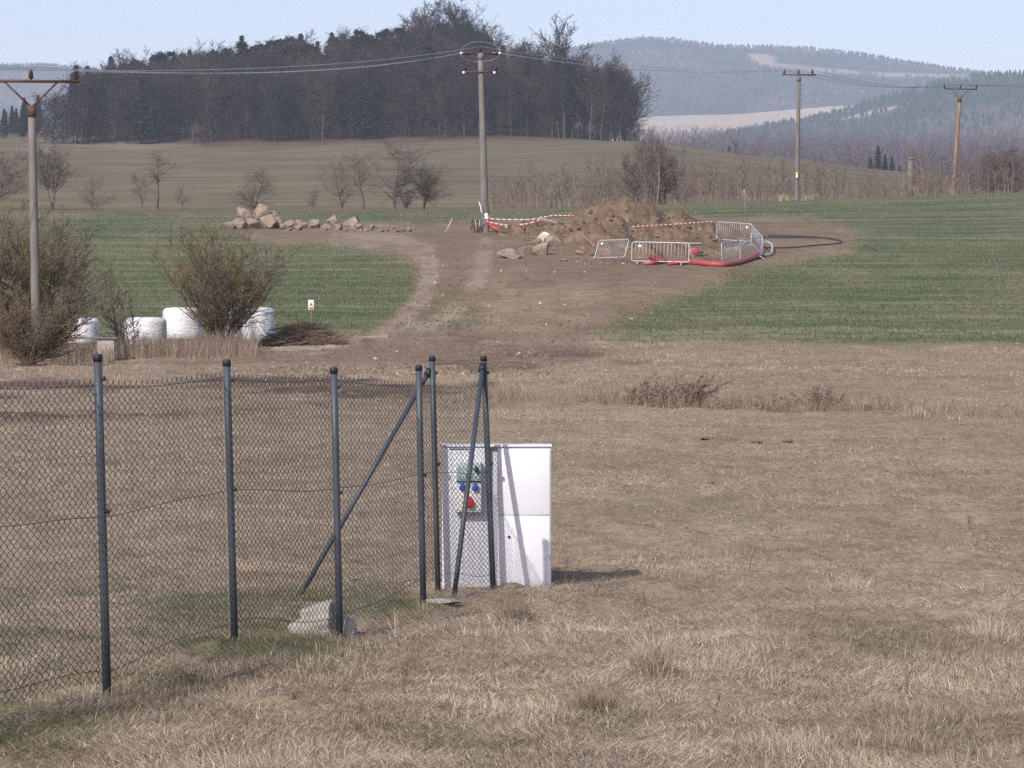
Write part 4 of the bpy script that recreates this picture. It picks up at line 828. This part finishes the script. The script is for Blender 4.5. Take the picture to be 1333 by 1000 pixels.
PL, H1 = pole('utility_pole', 'nearest concrete pole with wide rusty crossarm at the left edge', p1, t1, .155, .115, 'concrete', .78, 3.05, (1, .08, 0), (-.96, 0, .93))
p2 = onground(632, 190); t2 = at(625.5, 70, 190)
PC, H2 = pole('utility_pole', 'tall central concrete pole with looped cables above the dug soil', p2, t2, .235, .15, 'concrete', .02, 1.9, (.9, .5, 0), (0,), False)
def centre_extra():
    o0 = p2; c = t2
    for s in (-1, 1):                                             # strain insulators lying along the line
        for j, oy in enumerate((-.28, .28)):
            a = MB(); q = c + Vector((s * .55, oy * .7, .02)); pts = [q + Vector((s * f, 0, .0)) for f in (0, .06, .1, .2, .24, .34, .40, .46)]; a.tube(pts, [.03, .03, .085, .07, .09, .07, .085, .03], 9); a.build('strain_insulator', M['insul'], PC, o0, True)
            a = MB(); a.tube([q + Vector((s * .46, 0, 0)), q + Vector((s * .60, 0, 0))], .055, 8); a.build('end_clamp', M['whiteins'], PC, o0, True)
    a = MB(); a.tube([c + Vector((1.0 * math.cos(th) * 1.12, .1 * math.sin(th * 2), .05 + (.62 if math.sin(th) > 0 else .5) * math.sin(th))) for th in np.linspace(0, 2 * math.pi, 40)], .007, 5, closed=True); a.build('jumper_loop', M['gap'], PC, o0)
    z = at(626, 94, 190); a = MB(); a.tube([z + Vector((-.95, -.2, 0)), z + Vector((1.0, -.2, 0))], .045, 6); a.build('lower_crossarm', M['rusty'], PC, o0)
    for s in (-.86, .86):
        insulator(PC, z + Vector((s, -.2, .03)), .30, .07, o0); a = MB(); a.lathe([(.001, -.08), (.07, -.06), (.08, 0), (.07, .05), (.001, .06)], 10, tuple(z + Vector((s - .10, -.22, -.04)))); a.build('white_knob', M['whiteins'], PC, o0, True)
centre_extra()
p3 = onground(1037, 246); t3 = at(1040, 100, 246)
PR, H3 = pole('utility_pole', 'slim concrete pole with climbing steps on the crest of the right field', p3, t3, .17, .13, 'concrete', .14, 2.5, (1, .1, 0), (-.86, -.02, .8), False, step=True)
a = MB(); q = at(1037.3, 232, 245.8); a.box(q + Vector((-.08, -.06, .02)), q + Vector((.08, -.03, .26)), .01); pl = a.build('warning_plate', M['white'], PR, p3)
M['yellow'] = simple('yellow_enamel', (.65, .48, .03), (.72, .55, .05), 4, .5); a = MB(); a.box(q + Vector((-.08, -.06, .28)), q + Vector((.08, -.03, .42)), .01); a.build('yellow_plate', M['yellow'], PR, p3)
p4 = onground(1240, 300); t4 = at(1249.5, 128, 300)
PO, H4 = pole('utility_pole', 'leaning orange brown pole with V braced crossarm near the right edge', p4, t4, .20, .15, 'woodpole', .82, 2.95, (1, -.02, -.02), (-.97, 0, .95), True)
H4b = [h + Vector((40, 60, 5)) for h in H4]
def wire(a_, b_, sag, label, r=.011, mt='aluwire', grp='overhead wires'):
    m = MB(); m.tube([a_.lerp(b_, f) - Vector((0, 0, 4 * sag * f * (1 - f))) for f in np.linspace(0, 1, 24)], r, 5); o = m.build('overhead_wire', M[mt], None, a_); tag(o, label, 'power line', grp)
nm = ['front', 'middle', 'rear']
ce = [t2 + Vector((-1.15, -.2, .02)), t2 + Vector((-1.15, .2, .02)), t2 + Vector((0, 0, .4))]
for i, k in enumerate((2, 1, 0)): wire(H1[k], ce[i], .5, ['overhead wire from the right insulator of the nearest pole to the centre pole', 'overhead wire from the middle insulator of the nearest pole to the centre pole', 'overhead wire from the left insulator of the nearest pole to the centre pole'][i], .012)
for k in range(3): wire(H1[k], H1[k] + Vector((-60, -75, 0.)), .8, ['overhead wire from the left insulator of the nearest pole running out of the left edge', 'overhead wire from the middle insulator of the nearest pole running out left', 'overhead wire from the right insulator of the nearest pole running out left'][k], .012)
ce = [t2 + Vector((1.15, -.2, .02)), t2 + Vector((1.15, .2, .02)), t2 + Vector((0, 0, .4))]
for i in range(3): wire(ce[i], H3[i], .55, ['overhead wire from the centre pole to the left insulator of the crest pole', 'overhead wire from the centre pole to the middle insulator of the crest pole', 'overhead wire from the centre pole to the right insulator of the crest pole'][i], .010)
for i in range(3): wire(H3[i], H4[i], .7, ['overhead wire from the crest pole to the left insulator of the orange pole', 'overhead wire from the crest pole to the middle insulator of the orange pole', 'overhead wire from the crest pole to the right insulator of the orange pole'][i], .010, 'darkwire')
for i in range(3): wire(H4[i], H4[i] + Vector((50, 25, 3.)), .6, ['overhead wire leaving the left insulator of the orange pole to the right', 'overhead wire leaving the middle insulator of the orange pole to the right', 'overhead wire leaving the right insulator of the orange pole to the right'][i], .010, 'darkwire')
def stump():
    b = onground(1185, 275); t = at(1186, 206, 275); th = thing('concrete_stump', 'short thick concrete stub without wires between crest pole and orange pole', 'concrete post', b); a = MB(); a.tube([b - Vector((0, 0, .3)), b.lerp(t, .5), t], [.30, .27, .25], 8); a.build('shaft', M['concrete'], th, b)
    a = MB(); a.lathe([(.30, -.12), (.33, -.1), (.33, .02), (.28, .05), (.001, .06)], 8, tuple(t)); a.build('cap', M['concrete'], th, b)
stump()
def stake(px, py, pxt, pyt, label, name='marker_stake', r=.03, mts=('woodpole', 'white'), fr=.6, cat='stake', D=None):
    b = G(px, py) if D is None else onground(px, D); t = at(pxt, pyt, b.y); th = thing(name, label, cat, b); m = b.lerp(t, fr)
    a = MB(); a.tube([b - Vector((0, 0, .15)), m], r, 6); a.build('shaft', M[mts[0]], th, b); a = MB(); a.tube([m, t], r * 1.15, 6); a.build('painted_top', M[mts[1]], th, b)
stake(971, 283, 968.5, 246, 'thin marker stake with pale pink tip standing in the right green field', r=.028, mts=('woodpole', 'lump'), fr=.72)
# tape, conduits, cables
def tape(pts, label, w=.055):
    P = [Vector(p) for p in pts]; mb = MB(); V = []; C = []; Q = []; n = 0
    for a_, b_ in zip(P[:-1], P[1:]):
        L = (b_ - a_).length; k = max(2, int(L / .13)); up = Vector((.02, -.3, 1)).normalized() * w / 2; th = Vector((0, .004, 0))
        for j in range(k):
            q0 = a_.lerp(b_, j / k); q1 = a_.lerp(b_, (j + 1) / k); c = (.50, .06, .08) if j % 2 else (.62, .60, .60)
            V += [q0 - up, q1 - up, q1 + up, q0 + up, q0 - up + th, q1 - up + th, q1 + up + th, q0 + up + th]; C += [c] * 8; Q += [(n, n + 1, n + 2, n + 3), (n + 5, n + 4, n + 7, n + 6), (n + 3, n + 2, n + 6, n + 7), (n + 1, n, n + 4, n + 5)]; n += 8
    mb.add([tuple(v) for v in V], Q, None, C); tag(mb.build('barrier_tape', M['tape'], None, P[0]), label, 'barrier tape', 'red and white barrier tapes')
def sagline(a_, b_, sag, n=10): return [a_.lerp(b_, f) - Vector((0, 0, 4 * sag * f * (1 - f))) for f in np.linspace(0, 1, n)]
tape(sagline(at(633, 284.5, 189.6), at(702, 285, 187), .06), 'upper red and white tape from the tall pole to the right')
tape(sagline(at(633, 288, 189.6), at(692, 290, 187), .18) + [at(712, 284, 187)], 'lower sagging red and white tape from the tall pole')
tape([at(702, 283.5, 186.8), at(722, 280.5, 186.6), at(748, 281, 186), at(765, 286, 185)], 'red and white tape slung along the ridge of soil to the mound')
tape([at(703, 284.5, 186.8), at(748, 295, 183)], 'straight red and white tape coming down to the broken stake')
tape([at(748, 297, 183), at(775, 320.5, 171)], 'red and white tape slanting down to the leaning barrier')
tape([at(823, 295.3, 180), at(880, 292, 181), at(927, 288.5, 182)], 'long straight red and white tape stretched across the dug mound')
tape([at(896, 318, 168.3), at(903, 338, 168), at(912, 342.5, 168)], 'loose red and white tape hanging at the right end of the front barrier')
def stakes2():
    b = G(580, 303); t = at(589, 284, b.y); th = thing('marker_stake', 'white leaning marker lath left of the tall pole', 'stake', b); a = MB(); a.box((-.05, -.012, -.1), (.05, .012, (t - b).length)); o = a.build('lath', M['white'], th); o.rotation_euler = (t - b).to_track_quat('Z', 'Y').to_euler()
    b = at(627, 276, 189.5); t = at(623, 262, 189.5); th = thing('tape_end', 'white strip of tape fluttering on the left side of the tall pole', 'tape', b); a = MB(); a.tube([b + Vector((.12, .1, -.1)), b, b.lerp(t, .5) + Vector((.03, 0, 0)), t], [.02, .05, .035, .012], 5); a.build('strip', M['white'], th, b)
    b = G(748, 302); t = at(747.5, 289, b.y); th = thing('broken_stake', 'short splintered pale stake where two tapes meet', 'stake', b); a = MB(); a.tube([b - Vector((0, 0, .1)), t], .035, 6); a.build('shaft', M['galv'], th, b)
    a = MB(); q = b.lerp(t, .5); a.tube([q + Vector((-.2, 0, .05)), q + Vector((.22, .02, -.06))], .03, 5); a.build('crosspiece', M['galv'], th, b)
    b = at(752, 282.5, 186); th = thing('red_flag', 'small red marker hanging on the tape above the soil ridge', 'marker', b); a = MB(); a.box(b + Vector((-.14, -.03, -.09)), b + Vector((.12, .03, .07)), .02); a.build('cloth', M['red'], th, b)
stakes2()
def conduit(pts, r, label, name='conduit_pipe', mat='red', cat='pipe', group=None, rib=True):
    P = np.array([tuple(p) for p in pts]); n = len(P); t = np.linspace(0, n - 1, (n - 1) * 14 + 1); 
    def cr(k):
        i = np.clip(t.astype(int), 0, n - 2); f = t - i; p0 = P[np.clip(i - 1, 0, n - 1), k]; p1 = P[i, k]; p2_ = P[i + 1, k]; p3_ = P[np.clip(i + 2, 0, n - 1), k]
        return .5 * (2 * p1 + (p2_ - p0) * f + (2 * p0 - 5 * p1 + 4 * p2_ - p3_) * f**2 + (3 * p1 - p0 - 3 * p2_ + p3_) * f**3)
    Q = np.stack([cr(0), cr(1), cr(2)], -1); rr = r * (1 + (.07 * np.cos(np.arange(len(Q)) * np.pi) if rib else 0)); m = MB(); m.tube(Q, rr, 10); return tag(m.build(name, M[mat], None, P[0], not rib), label, cat, group)
gp = lambda px, py, up=.08: G(px, py) + Vector((0, 0, up))
conduit([at(845, 333.5, 167.5), at(858, 338, 167.6), at(876, 341.5, 167.5), gp(905, 345, .12), gp(928, 347.5, .12), gp(950, 347, .12), gp(975, 341, .14), gp(992, 334.5, .18)], .135, 'long red corrugated conduit lying in a curve round the barriers', group='red conduits')
conduit([gp(838, 346, .08), gp(850, 345, .1), gp(866, 343, .12)], .10, 'short red conduit end under the front barrier', group='red conduits')
conduit([gp(870, 346, .08), gp(884, 345, .1), gp(905, 344, .1)], .09, 'thin red conduit stub behind the right foot of the front barrier', group='red conduits')
b = p2; conduit([b + Vector((.10, -.25, .75)), b + Vector((.28, -.3, .45)), b + Vector((.55, -.4, .22)), b + Vector((.85, -.5, .1))], .15, 'red conduit coming out of the ground at the tall pole', group='red conduits')
conduit([b + Vector((.02, -.26, 1.05)), b + Vector((.06, -.27, .9)), b + Vector((.10, -.27, .72))], .12, 'white cable sleeve above the red conduit at the tall pole', 'cable_sleeve', 'white', 'sleeve', rib=False)
conduit([gp(860, 304, .1), gp(900, 310, .1), gp(950, 311, .06), gp(1010, 310.5, .06), gp(1062, 311, .06)], .035, 'upper black cable lying across the dug ground to the right', 'black_cable', 'darkwire', 'cable', 'black cables', False)
conduit([gp(992, 325, .08), gp(1030, 324, .06), gp(1060, 321, .06), gp(1090, 318.5, .06), gp(1093, 315, .06), gp(1060, 310, .06), gp(1000, 308, .06)], .035, 'black cable laid in a long loop on the right green field', 'black_cable', 'darkwire', 'cable', 'black cables', False)
conduit([gp(992, 335, .1), gp(1003, 333, .1), gp(1005, 327, .3), gp(996, 324, .35), gp(990, 330, .2)], .045, 'grey cable coil hanging off the end of the red conduit', 'cable_coil', 'gap', 'cable', 'black cables', False)
def pole_junk():
    b = G(618, 303); th = thing('root_clod', 'dark clod of roots and torn cable ends left of the tall pole foot', 'root clod', b); mb = MB(); mb.bm(rock_bm(71)); V = mb.V[0] * [.38, .3, .36] + [0, .15, .25]; mb.V[0] = V; mb.build('clod', M['soil'], th)
    for k in range(5): a = MB(); q = Vector((-.2 + .13 * k, -.12, .5)); a.tube([q, q + Vector((.1, -.12, .22)), q + Vector((.2 * math.sin(k), -.15, -.4))], .022, 5); a.build('cable_end', M['galv' if k % 2 else 'darkwire'], th)
pole_junk()

# ------------------------------------------------------------------ steel barriers
def make_barrier():
    t = thing('crowd_barrier', 'front', 'barrier', (0, 0, 0), 'steel crowd barriers round the dug pit'); Wd, H, z0, rc = 2.5, 1.1, .16, .12; P = []
    for cx, cz, a0 in ((Wd / 2 - rc, H - rc, 0), (-Wd / 2 + rc, H - rc, 90), (-Wd / 2 + rc, z0 + rc * .5, 180), (Wd / 2 - rc, z0 + rc * .5, 270)):
        for a_ in (0, 30, 60, 90): th = math.radians(a0 + a_); P.append((cx + rc * math.cos(th), 0, cz + rc * math.sin(th) * (.5 if a0 >= 180 else 1)))
    a = MB(); a.tube(P, .024, 8, closed=True); a.build('frame', M['galv'], t, smooth=True); bar = None
    for k in range(15):
        x = -Wd / 2 + Wd * (k + 1) / 16
        if bar is None: a = MB(); a.tube([(0, 0, z0 + .01), (0, 0, H - .01)], .008, 6); bar = a.build('bar', M['galv'], t); b = bar
        else: b = bar.copy(); COL.objects.link(b); b.parent = t
        b.location = (x, 0, 0)
    for s in (-1, 1): a = MB(); a.tube([(s * .95, -.32, .01), (s * .95, -.06, z0), (s * .95, .06, z0), (s * .95, .32, .01)], .02, 6); a.build('foot', M['galv'], t)
    a = MB(); a.box((-.98, -.014, .86), (-.84, -.030, .97), .003, 1); a.build('name_plate', M['white'], t)
    return t
B0 = make_barrier()
def barrier(pa, pb, label, tilt=0, first=False, sx=None):
    o = B0 if first else copy_tree(B0); o['label'] = label; A, B_ = pa, pb; m = (A + B_) / 2; o.location = (m.x, m.y, zg(m.x, m.y)); d = B_ - A; o.rotation_euler = (tilt, 0, math.atan2(d.y, d.x)); s = d.to_2d().length / 2.5; o.scale = (s, 1, 1)
    if abs(tilt) < .01: o.rotation_euler = (0, -math.atan2(zg(B_.x, B_.y) - zg(A.x, A.y), d.to_2d().length), math.atan2(d.y, d.x))
    return o
def bp(px, D): return onground(px, D)
barrier(bp(822, 166.8), bp(896.5, 166.2), 'front steel barrier facing the camera, upright with a white plate', 0, True)
o = barrier(bp(773, 169.5), bp(812, 168.0), 'steel barrier leaning back at the left of the pit', -.35)
barrier(bp(940, 167.0), bp(964, 169.2), 'steel barrier set at a slant right of the front one')
barrier(bp(964.5, 169.4), bp(991, 171.5), 'steel barrier standing between the slanted one and the corner')
barrier(bp(992.5, 172), bp(978, 180.5), 'steel barrier seen nearly end on at the right corner of the pit')
barrier(bp(977, 181), bp(932, 182.5), 'rear steel barrier across the back of the pit')
def genset():
    b = G(904, 334); th = thing('pump_unit', 'small red machine with pale tarpaulin lid beside the front barrier', 'machine', b)
    a = MB(); a.box((-.38, -.2, 0), (.42, .3, .08), .02); a.build('base_frame', M['dark'], th); a = MB(); a.box((-.2, -.18, .08), (.2, .22, .42), .05); a.build('engine', M['red'], th)
    a = MB(); a.tube([(-.38, -.18, .05), (-.38, -.18, .56), (.42, -.18, .56), (.42, -.18, .05)], .022, 6); a.build('roll_frame', M['dark'], th); a = MB(); a.box((-.3, -.2, .60), (.38, .3, .68), .03); a.build('cover', M['lump'], th)
    a = MB(); a.lathe([(.001, 0), (.12, .01), (.13, .1), (.001, .12)], 12, (.28, 0, .12)); a.build('flywheel', M['dark'], th)
genset()

# ------------------------------------------------------------------ bales, sign, brush pile, left shrubs
def bale(px, D, rpx, hpx, label, lay=False):
    p = onground(px, D); s = D / F; R = rpx * s; H = hpx * s; mb = MB(); c = .22 * R * 1.2; prof = [(.001, H + .02)]
    top = [(R - c + c * math.sin(a_), H - c + c * math.cos(a_)) for a_ in np.linspace(0, math.pi / 2, 8)]; prof = [(.001, -.05), (R * .9, -.05), (R * .97, .06), (R, .25)] + top[::-1] + [(R * .5, H + .015), (.001, H + .02)]
    mb.lathe(prof, 40); V = mb.V[0]; a_ = np.arctan2(V[:, 1], V[:, 0]); V[:, :2] *= (1 + .018 * np.sin(a_ * 7 + px) * np.sin(V[:, 2] * 6) + .012 * np.sin(a_ * 15 + V[:, 2] * 9))[:, None]
    o = mb.build('silage_bale', M['film'], None, (0, 0, 0), True); o.location = p; tag(o, label, 'silage bale', 'white wrapped silage bales')
bale(104, 128, 25, 33, 'white wrapped bale farthest left, half hidden behind the big left bush')
bale(190, 127, 27, 36, 'greyish white bale in the shade left of the brightest bale')
bale(238, 131, 26, 41, 'bright white bale between the shaded bale and the round shrub')
bale(298, 133, 17, 40, 'white bale hidden behind the stems of the round shrub')
bale(336, 131, 21, 42, 'white bale at the right end of the row beside the brushwood pile')
def sign():
    b = onground(405, 131); z = at(405, 397, 131); th = thing('warning_sign', 'small white sign with orange triangle on a stick behind the brushwood pile', 'sign', b)
    a = MB(); a.tube([b - Vector((0, 0, .2)), z + Vector((0, .03, .1))], .022, 6); a.build('stick', M['woodpole'], th, b); a = MB(); a.box(z + Vector((-.11, -.012, -.19)), z + Vector((.11, .012, .19)), .004, 1); p = a.build('plate', M['white'], th, b)
    M['orange'] = simple('orange_print', (.75, .30, .02), (.8, .34, .03), 3, .6); a = MB(); y = z.y - .016; a.add([(z.x - .085, y, z.z - .06), (z.x + .085, y, z.z - .06), (z.x, y, z.z + .10), (z.x - .085, y + .003, z.z - .06), (z.x + .085, y + .003, z.z - .06), (z.x, y + .003, z.z + .10)], [(0, 1, 4, 3), (1, 2, 5, 4), (2, 0, 3, 5)], [(0, 1, 2)]); a.build('triangle', M['orange'], p, b)
    a = MB(); a.box((z.x - .012, y - .006, z.z - .03), (z.x + .012, y - .002, z.z + .05)); a.box((z.x - .07, y - .002, z.z - .15), (z.x + .07, y + .002, z.z - .11)); a.build('mark', M['dark'], p, b)
sign()
def brush():
    c = onground(397, 128); r = np.random.RandomState(9); n = 2600; P0 = []; P1 = []; R0 = []; s = 128 / F
    for k in range(n):
        x = r.uniform(-1, 1); hmax = max(.05, (1 - abs(x) ** 1.6)) * 30 * s; x = x * 42 * s; y = r.normal(0, .5); z = r.uniform(0, hmax) * max(.2, 1 - abs(y) * .5); L = r.uniform(.3, 1.3); az = r.normal(0, .6) + (math.pi if r.rand() < .5 else 0); el = r.normal(.05, .3)
        d = np.array([math.cos(az) * math.cos(el), math.sin(az) * math.cos(el), math.sin(el)]); p = np.array([x, y, z]); P0.append(p - d * L / 2); P1.append(p + d * L / 2); R0.append(r.uniform(.004, .014))
    P0 = np.array(P0); P1 = np.array(P1); P0[:, 2] = np.maximum(P0[:, 2], -.05); P1[:, 2] = np.maximum(P1[:, 2], -.05); m = MB(); m.segs(P0, P1, np.array(R0), np.array(R0) * .6, 3)
    c1 = np.array([.16, .115, .086]); V = len(m.V[0]); col = np.repeat(c1 * r.uniform(.5, 1.6, (n, 1)), 6, 0); m.C = [col]; o = m.build('brushwood_pile', M['shrub'], None); o.location = c; tag(o, 'brown pile of cut branches beside the rightmost white bale', 'brushwood pile')
    m = MB(); m.tube([(-1.35, -.3, .52), (-.8, -.35, .60), (-.1, -.3, .7)], [.03, .035, .03], 6); m.tube([(-1.5, -.2, .25), (-.9, -.35, .45), (-.2, -.3, .5)], [.02, .03, .03], 6); o = m.build('loose_branch', M['bark']); o.location = c; tag(o, 'bare branch sticking out left from the brushwood pile', 'branch')
brush()
def shrub(px, D, hpx, wpx, label, seed, stems, cols, name='bare_shrub', cat='shrub', group=None, leafy=.0, n2=4, c1=3, spread=.7, lev=2, base=0, minr=.0078, clear=.1, lean=0, blen=.38):
    p = onground(px, D); r = np.random.RandomState(seed); H = hpx / F * D; Wd = wpx / F * D; t = thing(name, label, cat, p, group)
    TR, S = tree_segs(r, H * .92, H * .011, clear=clear, n0=7, c0=3, n1=5, c1=c1, n2=n2, c2=2, blen=blen, wob=.13, ang=(22, 50), up=.10, minr=minr, stems=stems, levels=lev, spread=spread)
    def fit(P): Q = P.copy(); Q[:, 0] += lean * np.maximum(Q[:, 2], 0); return Q
    a = MB(); P0, P1, A, B = unz(TR); P0[P0[:, 2] < .02, 2] = -.1; AX = unz(S)[1]; sx = Wd / (np.percentile(AX[:, 0], 97) - np.percentile(AX[:, 0], 3)); f = np.array([sx, min(sx, 1.3), H / np.percentile(AX[:, 2], 98)])
    a.segs(fit(P0 * f), fit(P1 * f), A, B, 5); c = np.array([.10, .085, .07]); a.C = [np.repeat(c * r.uniform(.7, 1.3, (len(P0), 1)), 10, 0)]; a.build('stems', M['shrub'], t)
    b = MB(); P0, P1, A, B = unz(S); b.segs(fit(P0 * f), fit(P1 * f), A, B, 3); cc = np.array(cols); w = fbm(P0[:, 0] * .8 + 7, P0[:, 2] * .8 + P0[:, 1] * .3, seed, 3); ix = np.clip(((w - .3) / .4 * len(cc)).astype(int), 0, len(cc) - 1); ix = np.where(r.rand(len(P0)) < .25, r.randint(0, len(cc), len(P0)), ix)
    b.C = [np.repeat(cc[ix] * r.uniform(.6, 1.3, (len(P0), 1)), 6, 0)]; b.build('twigs', M['shrub'], t); return t
LC = [(0.138, 0.116, 0.083), (0.166, 0.142, 0.106), (0.152, 0.113, 0.056), (0.189, 0.122, 0.047), (0.101, 0.096, 0.048), (0.129, 0.110, 0.076), (0.184, 0.162, 0.126)]
shrub(287, 126, 146, 128, 'round many stemmed shrub with orange lichen in front of the white bales', 501, 34, LC, spread=.78, clear=.25, blen=.46)
shrub(56, 118, 155, 112, 'big tangled bush behind the nearest concrete pole', 502, 32, LC, spread=.55)
shrub(10, 116, 190, 160, 'tallest brown bush at the left edge beside the nearest pole', 503, 34, LC, spread=.5)
shrub(66, 113, 125, 80, 'dark low bush right below the nearest pole crossarm side', 504, 18, [(.07, .065, .035), (.10, .08, .05), (.13, .085, .04)], spread=.7)
shrub(38, 103, 105, 150, 'low scrubby bush at the foot of the nearest pole', 505, 24, [(.13, .105, .085), (.16, .13, .11), (.12, .10, .06), (.17, .12, .065)], spread=.8)
shrub(28, 114, 180, 150, 'greyish brown bush between the tallest left bush and the tangled one', 511, 34, LC, spread=.6)
shrub(-70, 112, 170, 130, 'brown bush just cut by the left edge', 506, 18, LC, spread=.5)
shrub(148, 122, 118, 46, 'thin upright young tree with mossy trunk left of the shaded bale', 507, 2, [(.09, .08, .05), (.12, .09, .06)], 'young_tree', 'tree', c1=2, spread=.15, clear=.25)
shrub(172, 122, 80, 60, 'slanting multi stemmed sapling beside the mossy young tree', 508, 4, [(.10, .085, .06), (.13, .10, .08)], 'young_tree', 'tree', c1=2, spread=.5)
RC = [(.26, .19, .15), (.31, .24, .19), (.21, .15, .12)]
def dgp(px, off):                                                  # a spot in the ditch below a photo column
    for s in np.linspace(-3, 16, 800):
        q = DA + DU * s + DN * off
        if proj(q[0], q[1], .5)[0] >= px: break
    return q
def dshrub(px, off, hpx, wpx, label, seed, stems, cols=RC, lean=0, **kw):
    q = dgp(px, off + .5); shrub(px, q[1], hpx * 1.12, wpx, label, seed, stems, cols, 'ditch_shrub', 'shrub', 'shrubs along the ditch', lean=lean, minr=.005, spread=.45, lev=2, **kw)
dshrub(838, 1.0, 46, 50, 'grey brown ditch shrub at the left end of the dense clump', 521, 9, lean=.1)
dshrub(862, 1.2, 48, 46, 'densest reddish brown ditch shrub in the middle of the clump', 522, 12, lean=.25)
dshrub(890, 1.2, 44, 50, 'reddish ditch shrub at the right end of the clump with pale stems before it', 523, 12, lean=.3)
dshrub(940, 1.0, 26, 40, 'low thin ditch shrub just right of the dense clump', 524, 6, lean=.5)
dshrub(1072, 1.2, 42, 60, 'loose brown ditch shrub standing alone right of the middle', 525, 10)
dshrub(1010, 1.2, 26, 60, 'low brown ditch shrub between the dense clump and the loose one', 526, 9)
dshrub(775, 1.0, 26, 50, 'sparse ditch shrub left of the dense clump', 527, 6)
dshrub(1130, 1.2, 24, 60, 'low brown ditch shrub right of the loose one', 528, 8)
tuft(1195, 545, 22, 50, 200, 'bushy straw tuft on the edge of the ditch', group='tufts on the ditch edge', thick=.012)
tuft(1240, 550, 18, 40, 160, 'smaller straw tuft right of the bushy one on the ditch edge', group='tufts on the ditch edge', thick=.012)
tuft(952, 533, 13, 34, 120, 'small straw tuft on the ditch edge below the thin shrub', group='tufts on the ditch edge', thick=.012)
def reeds(name, label, polys, n, Lr, cols, wd, cat='reeds'):
    mb = MB(); X = []; Y = []
    for (x0, x1, d0, d1, f) in polys: k = int(n * f); D = rs.uniform(d0, d1, k); X.append(wx(rs.uniform(x0, x1, k), D)); Y.append(D)
    X = np.concatenate(X); Y = np.concatenate(Y); k = len(X); kp = rs.rand(k) < .3 + fbm(X * .8, Y * .8, 58, 3); X, Y = X[kp], Y[kp]; k = len(X); c = np.array(cols)[rs.randint(0, len(cols), k)] * rs.uniform(.7, 1.2, (k, 1))
    blades(mb, X, Y, rs.uniform(*Lr, k) * (.5 + .8 * fbm(X * .6, Y * .6, 59, 3)), rs.uniform(.6, 1.4, k) * wd, np.abs(rs.normal(.12, .22, k)), rs.uniform(0, 6.28, k), c, .3); tag(mb.build(name, M['grass']), label, cat, None, 'stuff')
RD = [(.27, .205, .155), (.20, .15, .115), (.33, .26, .195), (.165, .12, .095)]
reeds('dry_reeds', 'tall dry reddish reeds in front of the white bales and below the left bushes', [(145, 335, 112, 123, .55), (-120, 150, 104, 118, .45)], 9000, (.2, .95), RD, .013)
reeds('ditch_grass', 'long dry grass filling the ditch across the meadow', [], 0, (.1, .2), RD, .01) if False else None
def ditch_grass(n):
    s = rs.uniform(-2, 17, n); w = rs.normal(1.3, .8, n); X = DA[0] + DU[0] * s + DN[0] * w; Y = DA[1] + DU[1] * s + DN[1] * w; kp = rs.rand(n) < .15 + 1.1 * sstep(.35, .65, fbm(X * .9, Y * .9, 63, 3)); X, Y = X[kp], Y[kp]; n = len(X); mb = MB()
    c = np.array(RD)[rs.randint(0, 4, n)] * rs.uniform(.7, 1.15, (n, 1)); blades(mb, X, Y, rs.uniform(.12, .55, n), rs.uniform(.006, .012, n), np.abs(rs.normal(.25, .25, n)), rs.uniform(0, 6.28, n), c, .3); tag(mb.build('ditch_grass', M['grass']), 'long brown dry grass growing along the ditch', 'grass', None, 'stuff')
ditch_grass(14000)
tuft(1022, 262, 18, 26, 160, 'pale dry grass tuft left of the crest pole foot', group='tufts at the crest pole', thick=.03)
tuft(1052, 261, 15, 24, 140, 'pale dry grass tuft right of the crest pole foot', group='tufts at the crest pole', thick=.03)
def bench():
    D = 112; b = onground(138, D); th = thing('plank_table', 'weathered long board resting on a pale grey block among the left bushes', 'table', b); M['plank'] = simple('weathered_plank', (.10, .09, .08), (.18, .16, .145), 3, .9)
    z = at(100, 440, D); a = MB(); a.box((wx(48, D), D - .35, z.z - .04), (wx(155, D), D + .35, z.z + .02), .008); a.build('board', M['plank'], th, b); a = MB(); a.box((wx(128, D), D - .28, b.z - .1), (wx(150, D), D + .25, z.z - .041), .015); a.build('block', M['lump'], th, b)
    a = MB(); a.tube([Vector((wx(58, D), D, zg(wx(58, D), D) - .1)), Vector((wx(58, D), D, z.z - .041))], .05, 6); a.build('leg', M['plank'], th, b)
bench()
def bramble(px, py, label, seed):
    p = G(px, py); r = np.random.RandomState(seed); s = p.y / F; m = MB()
    for k in range(7): a0 = r.uniform(-.6, .6); R = r.uniform(10, 24) * s; m.tube([Vector((r.uniform(-.02, .02) + (1 - math.cos(t)) * R * math.cos(a0) * (1 if k % 2 else -1), (1 - math.cos(t)) * R * math.sin(a0), R * 1.1 * math.sin(t) - .01)) for t in np.linspace(0, 2.9, 12)], np.linspace(.0035, .0015, 12), 5)
    o = m.build('bramble', M['twigred']); o.location = p; tag(o, label, 'bramble')
bramble(378, 912, 'thin reddish bramble arching over the grass below the second post', 3)

# ------------------------------------------------------------------ haze
def haze():
    mb = MB(); mb.box((-5600, -60, -6), (5600, 7400, 760)); m = bpy.data.materials.new('haze_air'); m.use_nodes = True; t = m.node_tree
    for n in list(t.nodes):
        if n.type == 'BSDF_PRINCIPLED': t.nodes.remove(n)
    v = t.nodes.new('ShaderNodeVolumePrincipled'); v.inputs['Color'].default_value = (.70, .82, 1.0, 1); v.inputs['Density'].default_value = .00013; v.inputs['Anisotropy'].default_value = 0.0
    t.links.new(v.outputs[0], t.nodes['Material Output'].inputs['Volume']); o = mb.build('haze', m); o['kind'] = 'stuff'; o['label'] = 'pale bluish haze filling the air towards the far hills'; o['category'] = 'haze'
haze()
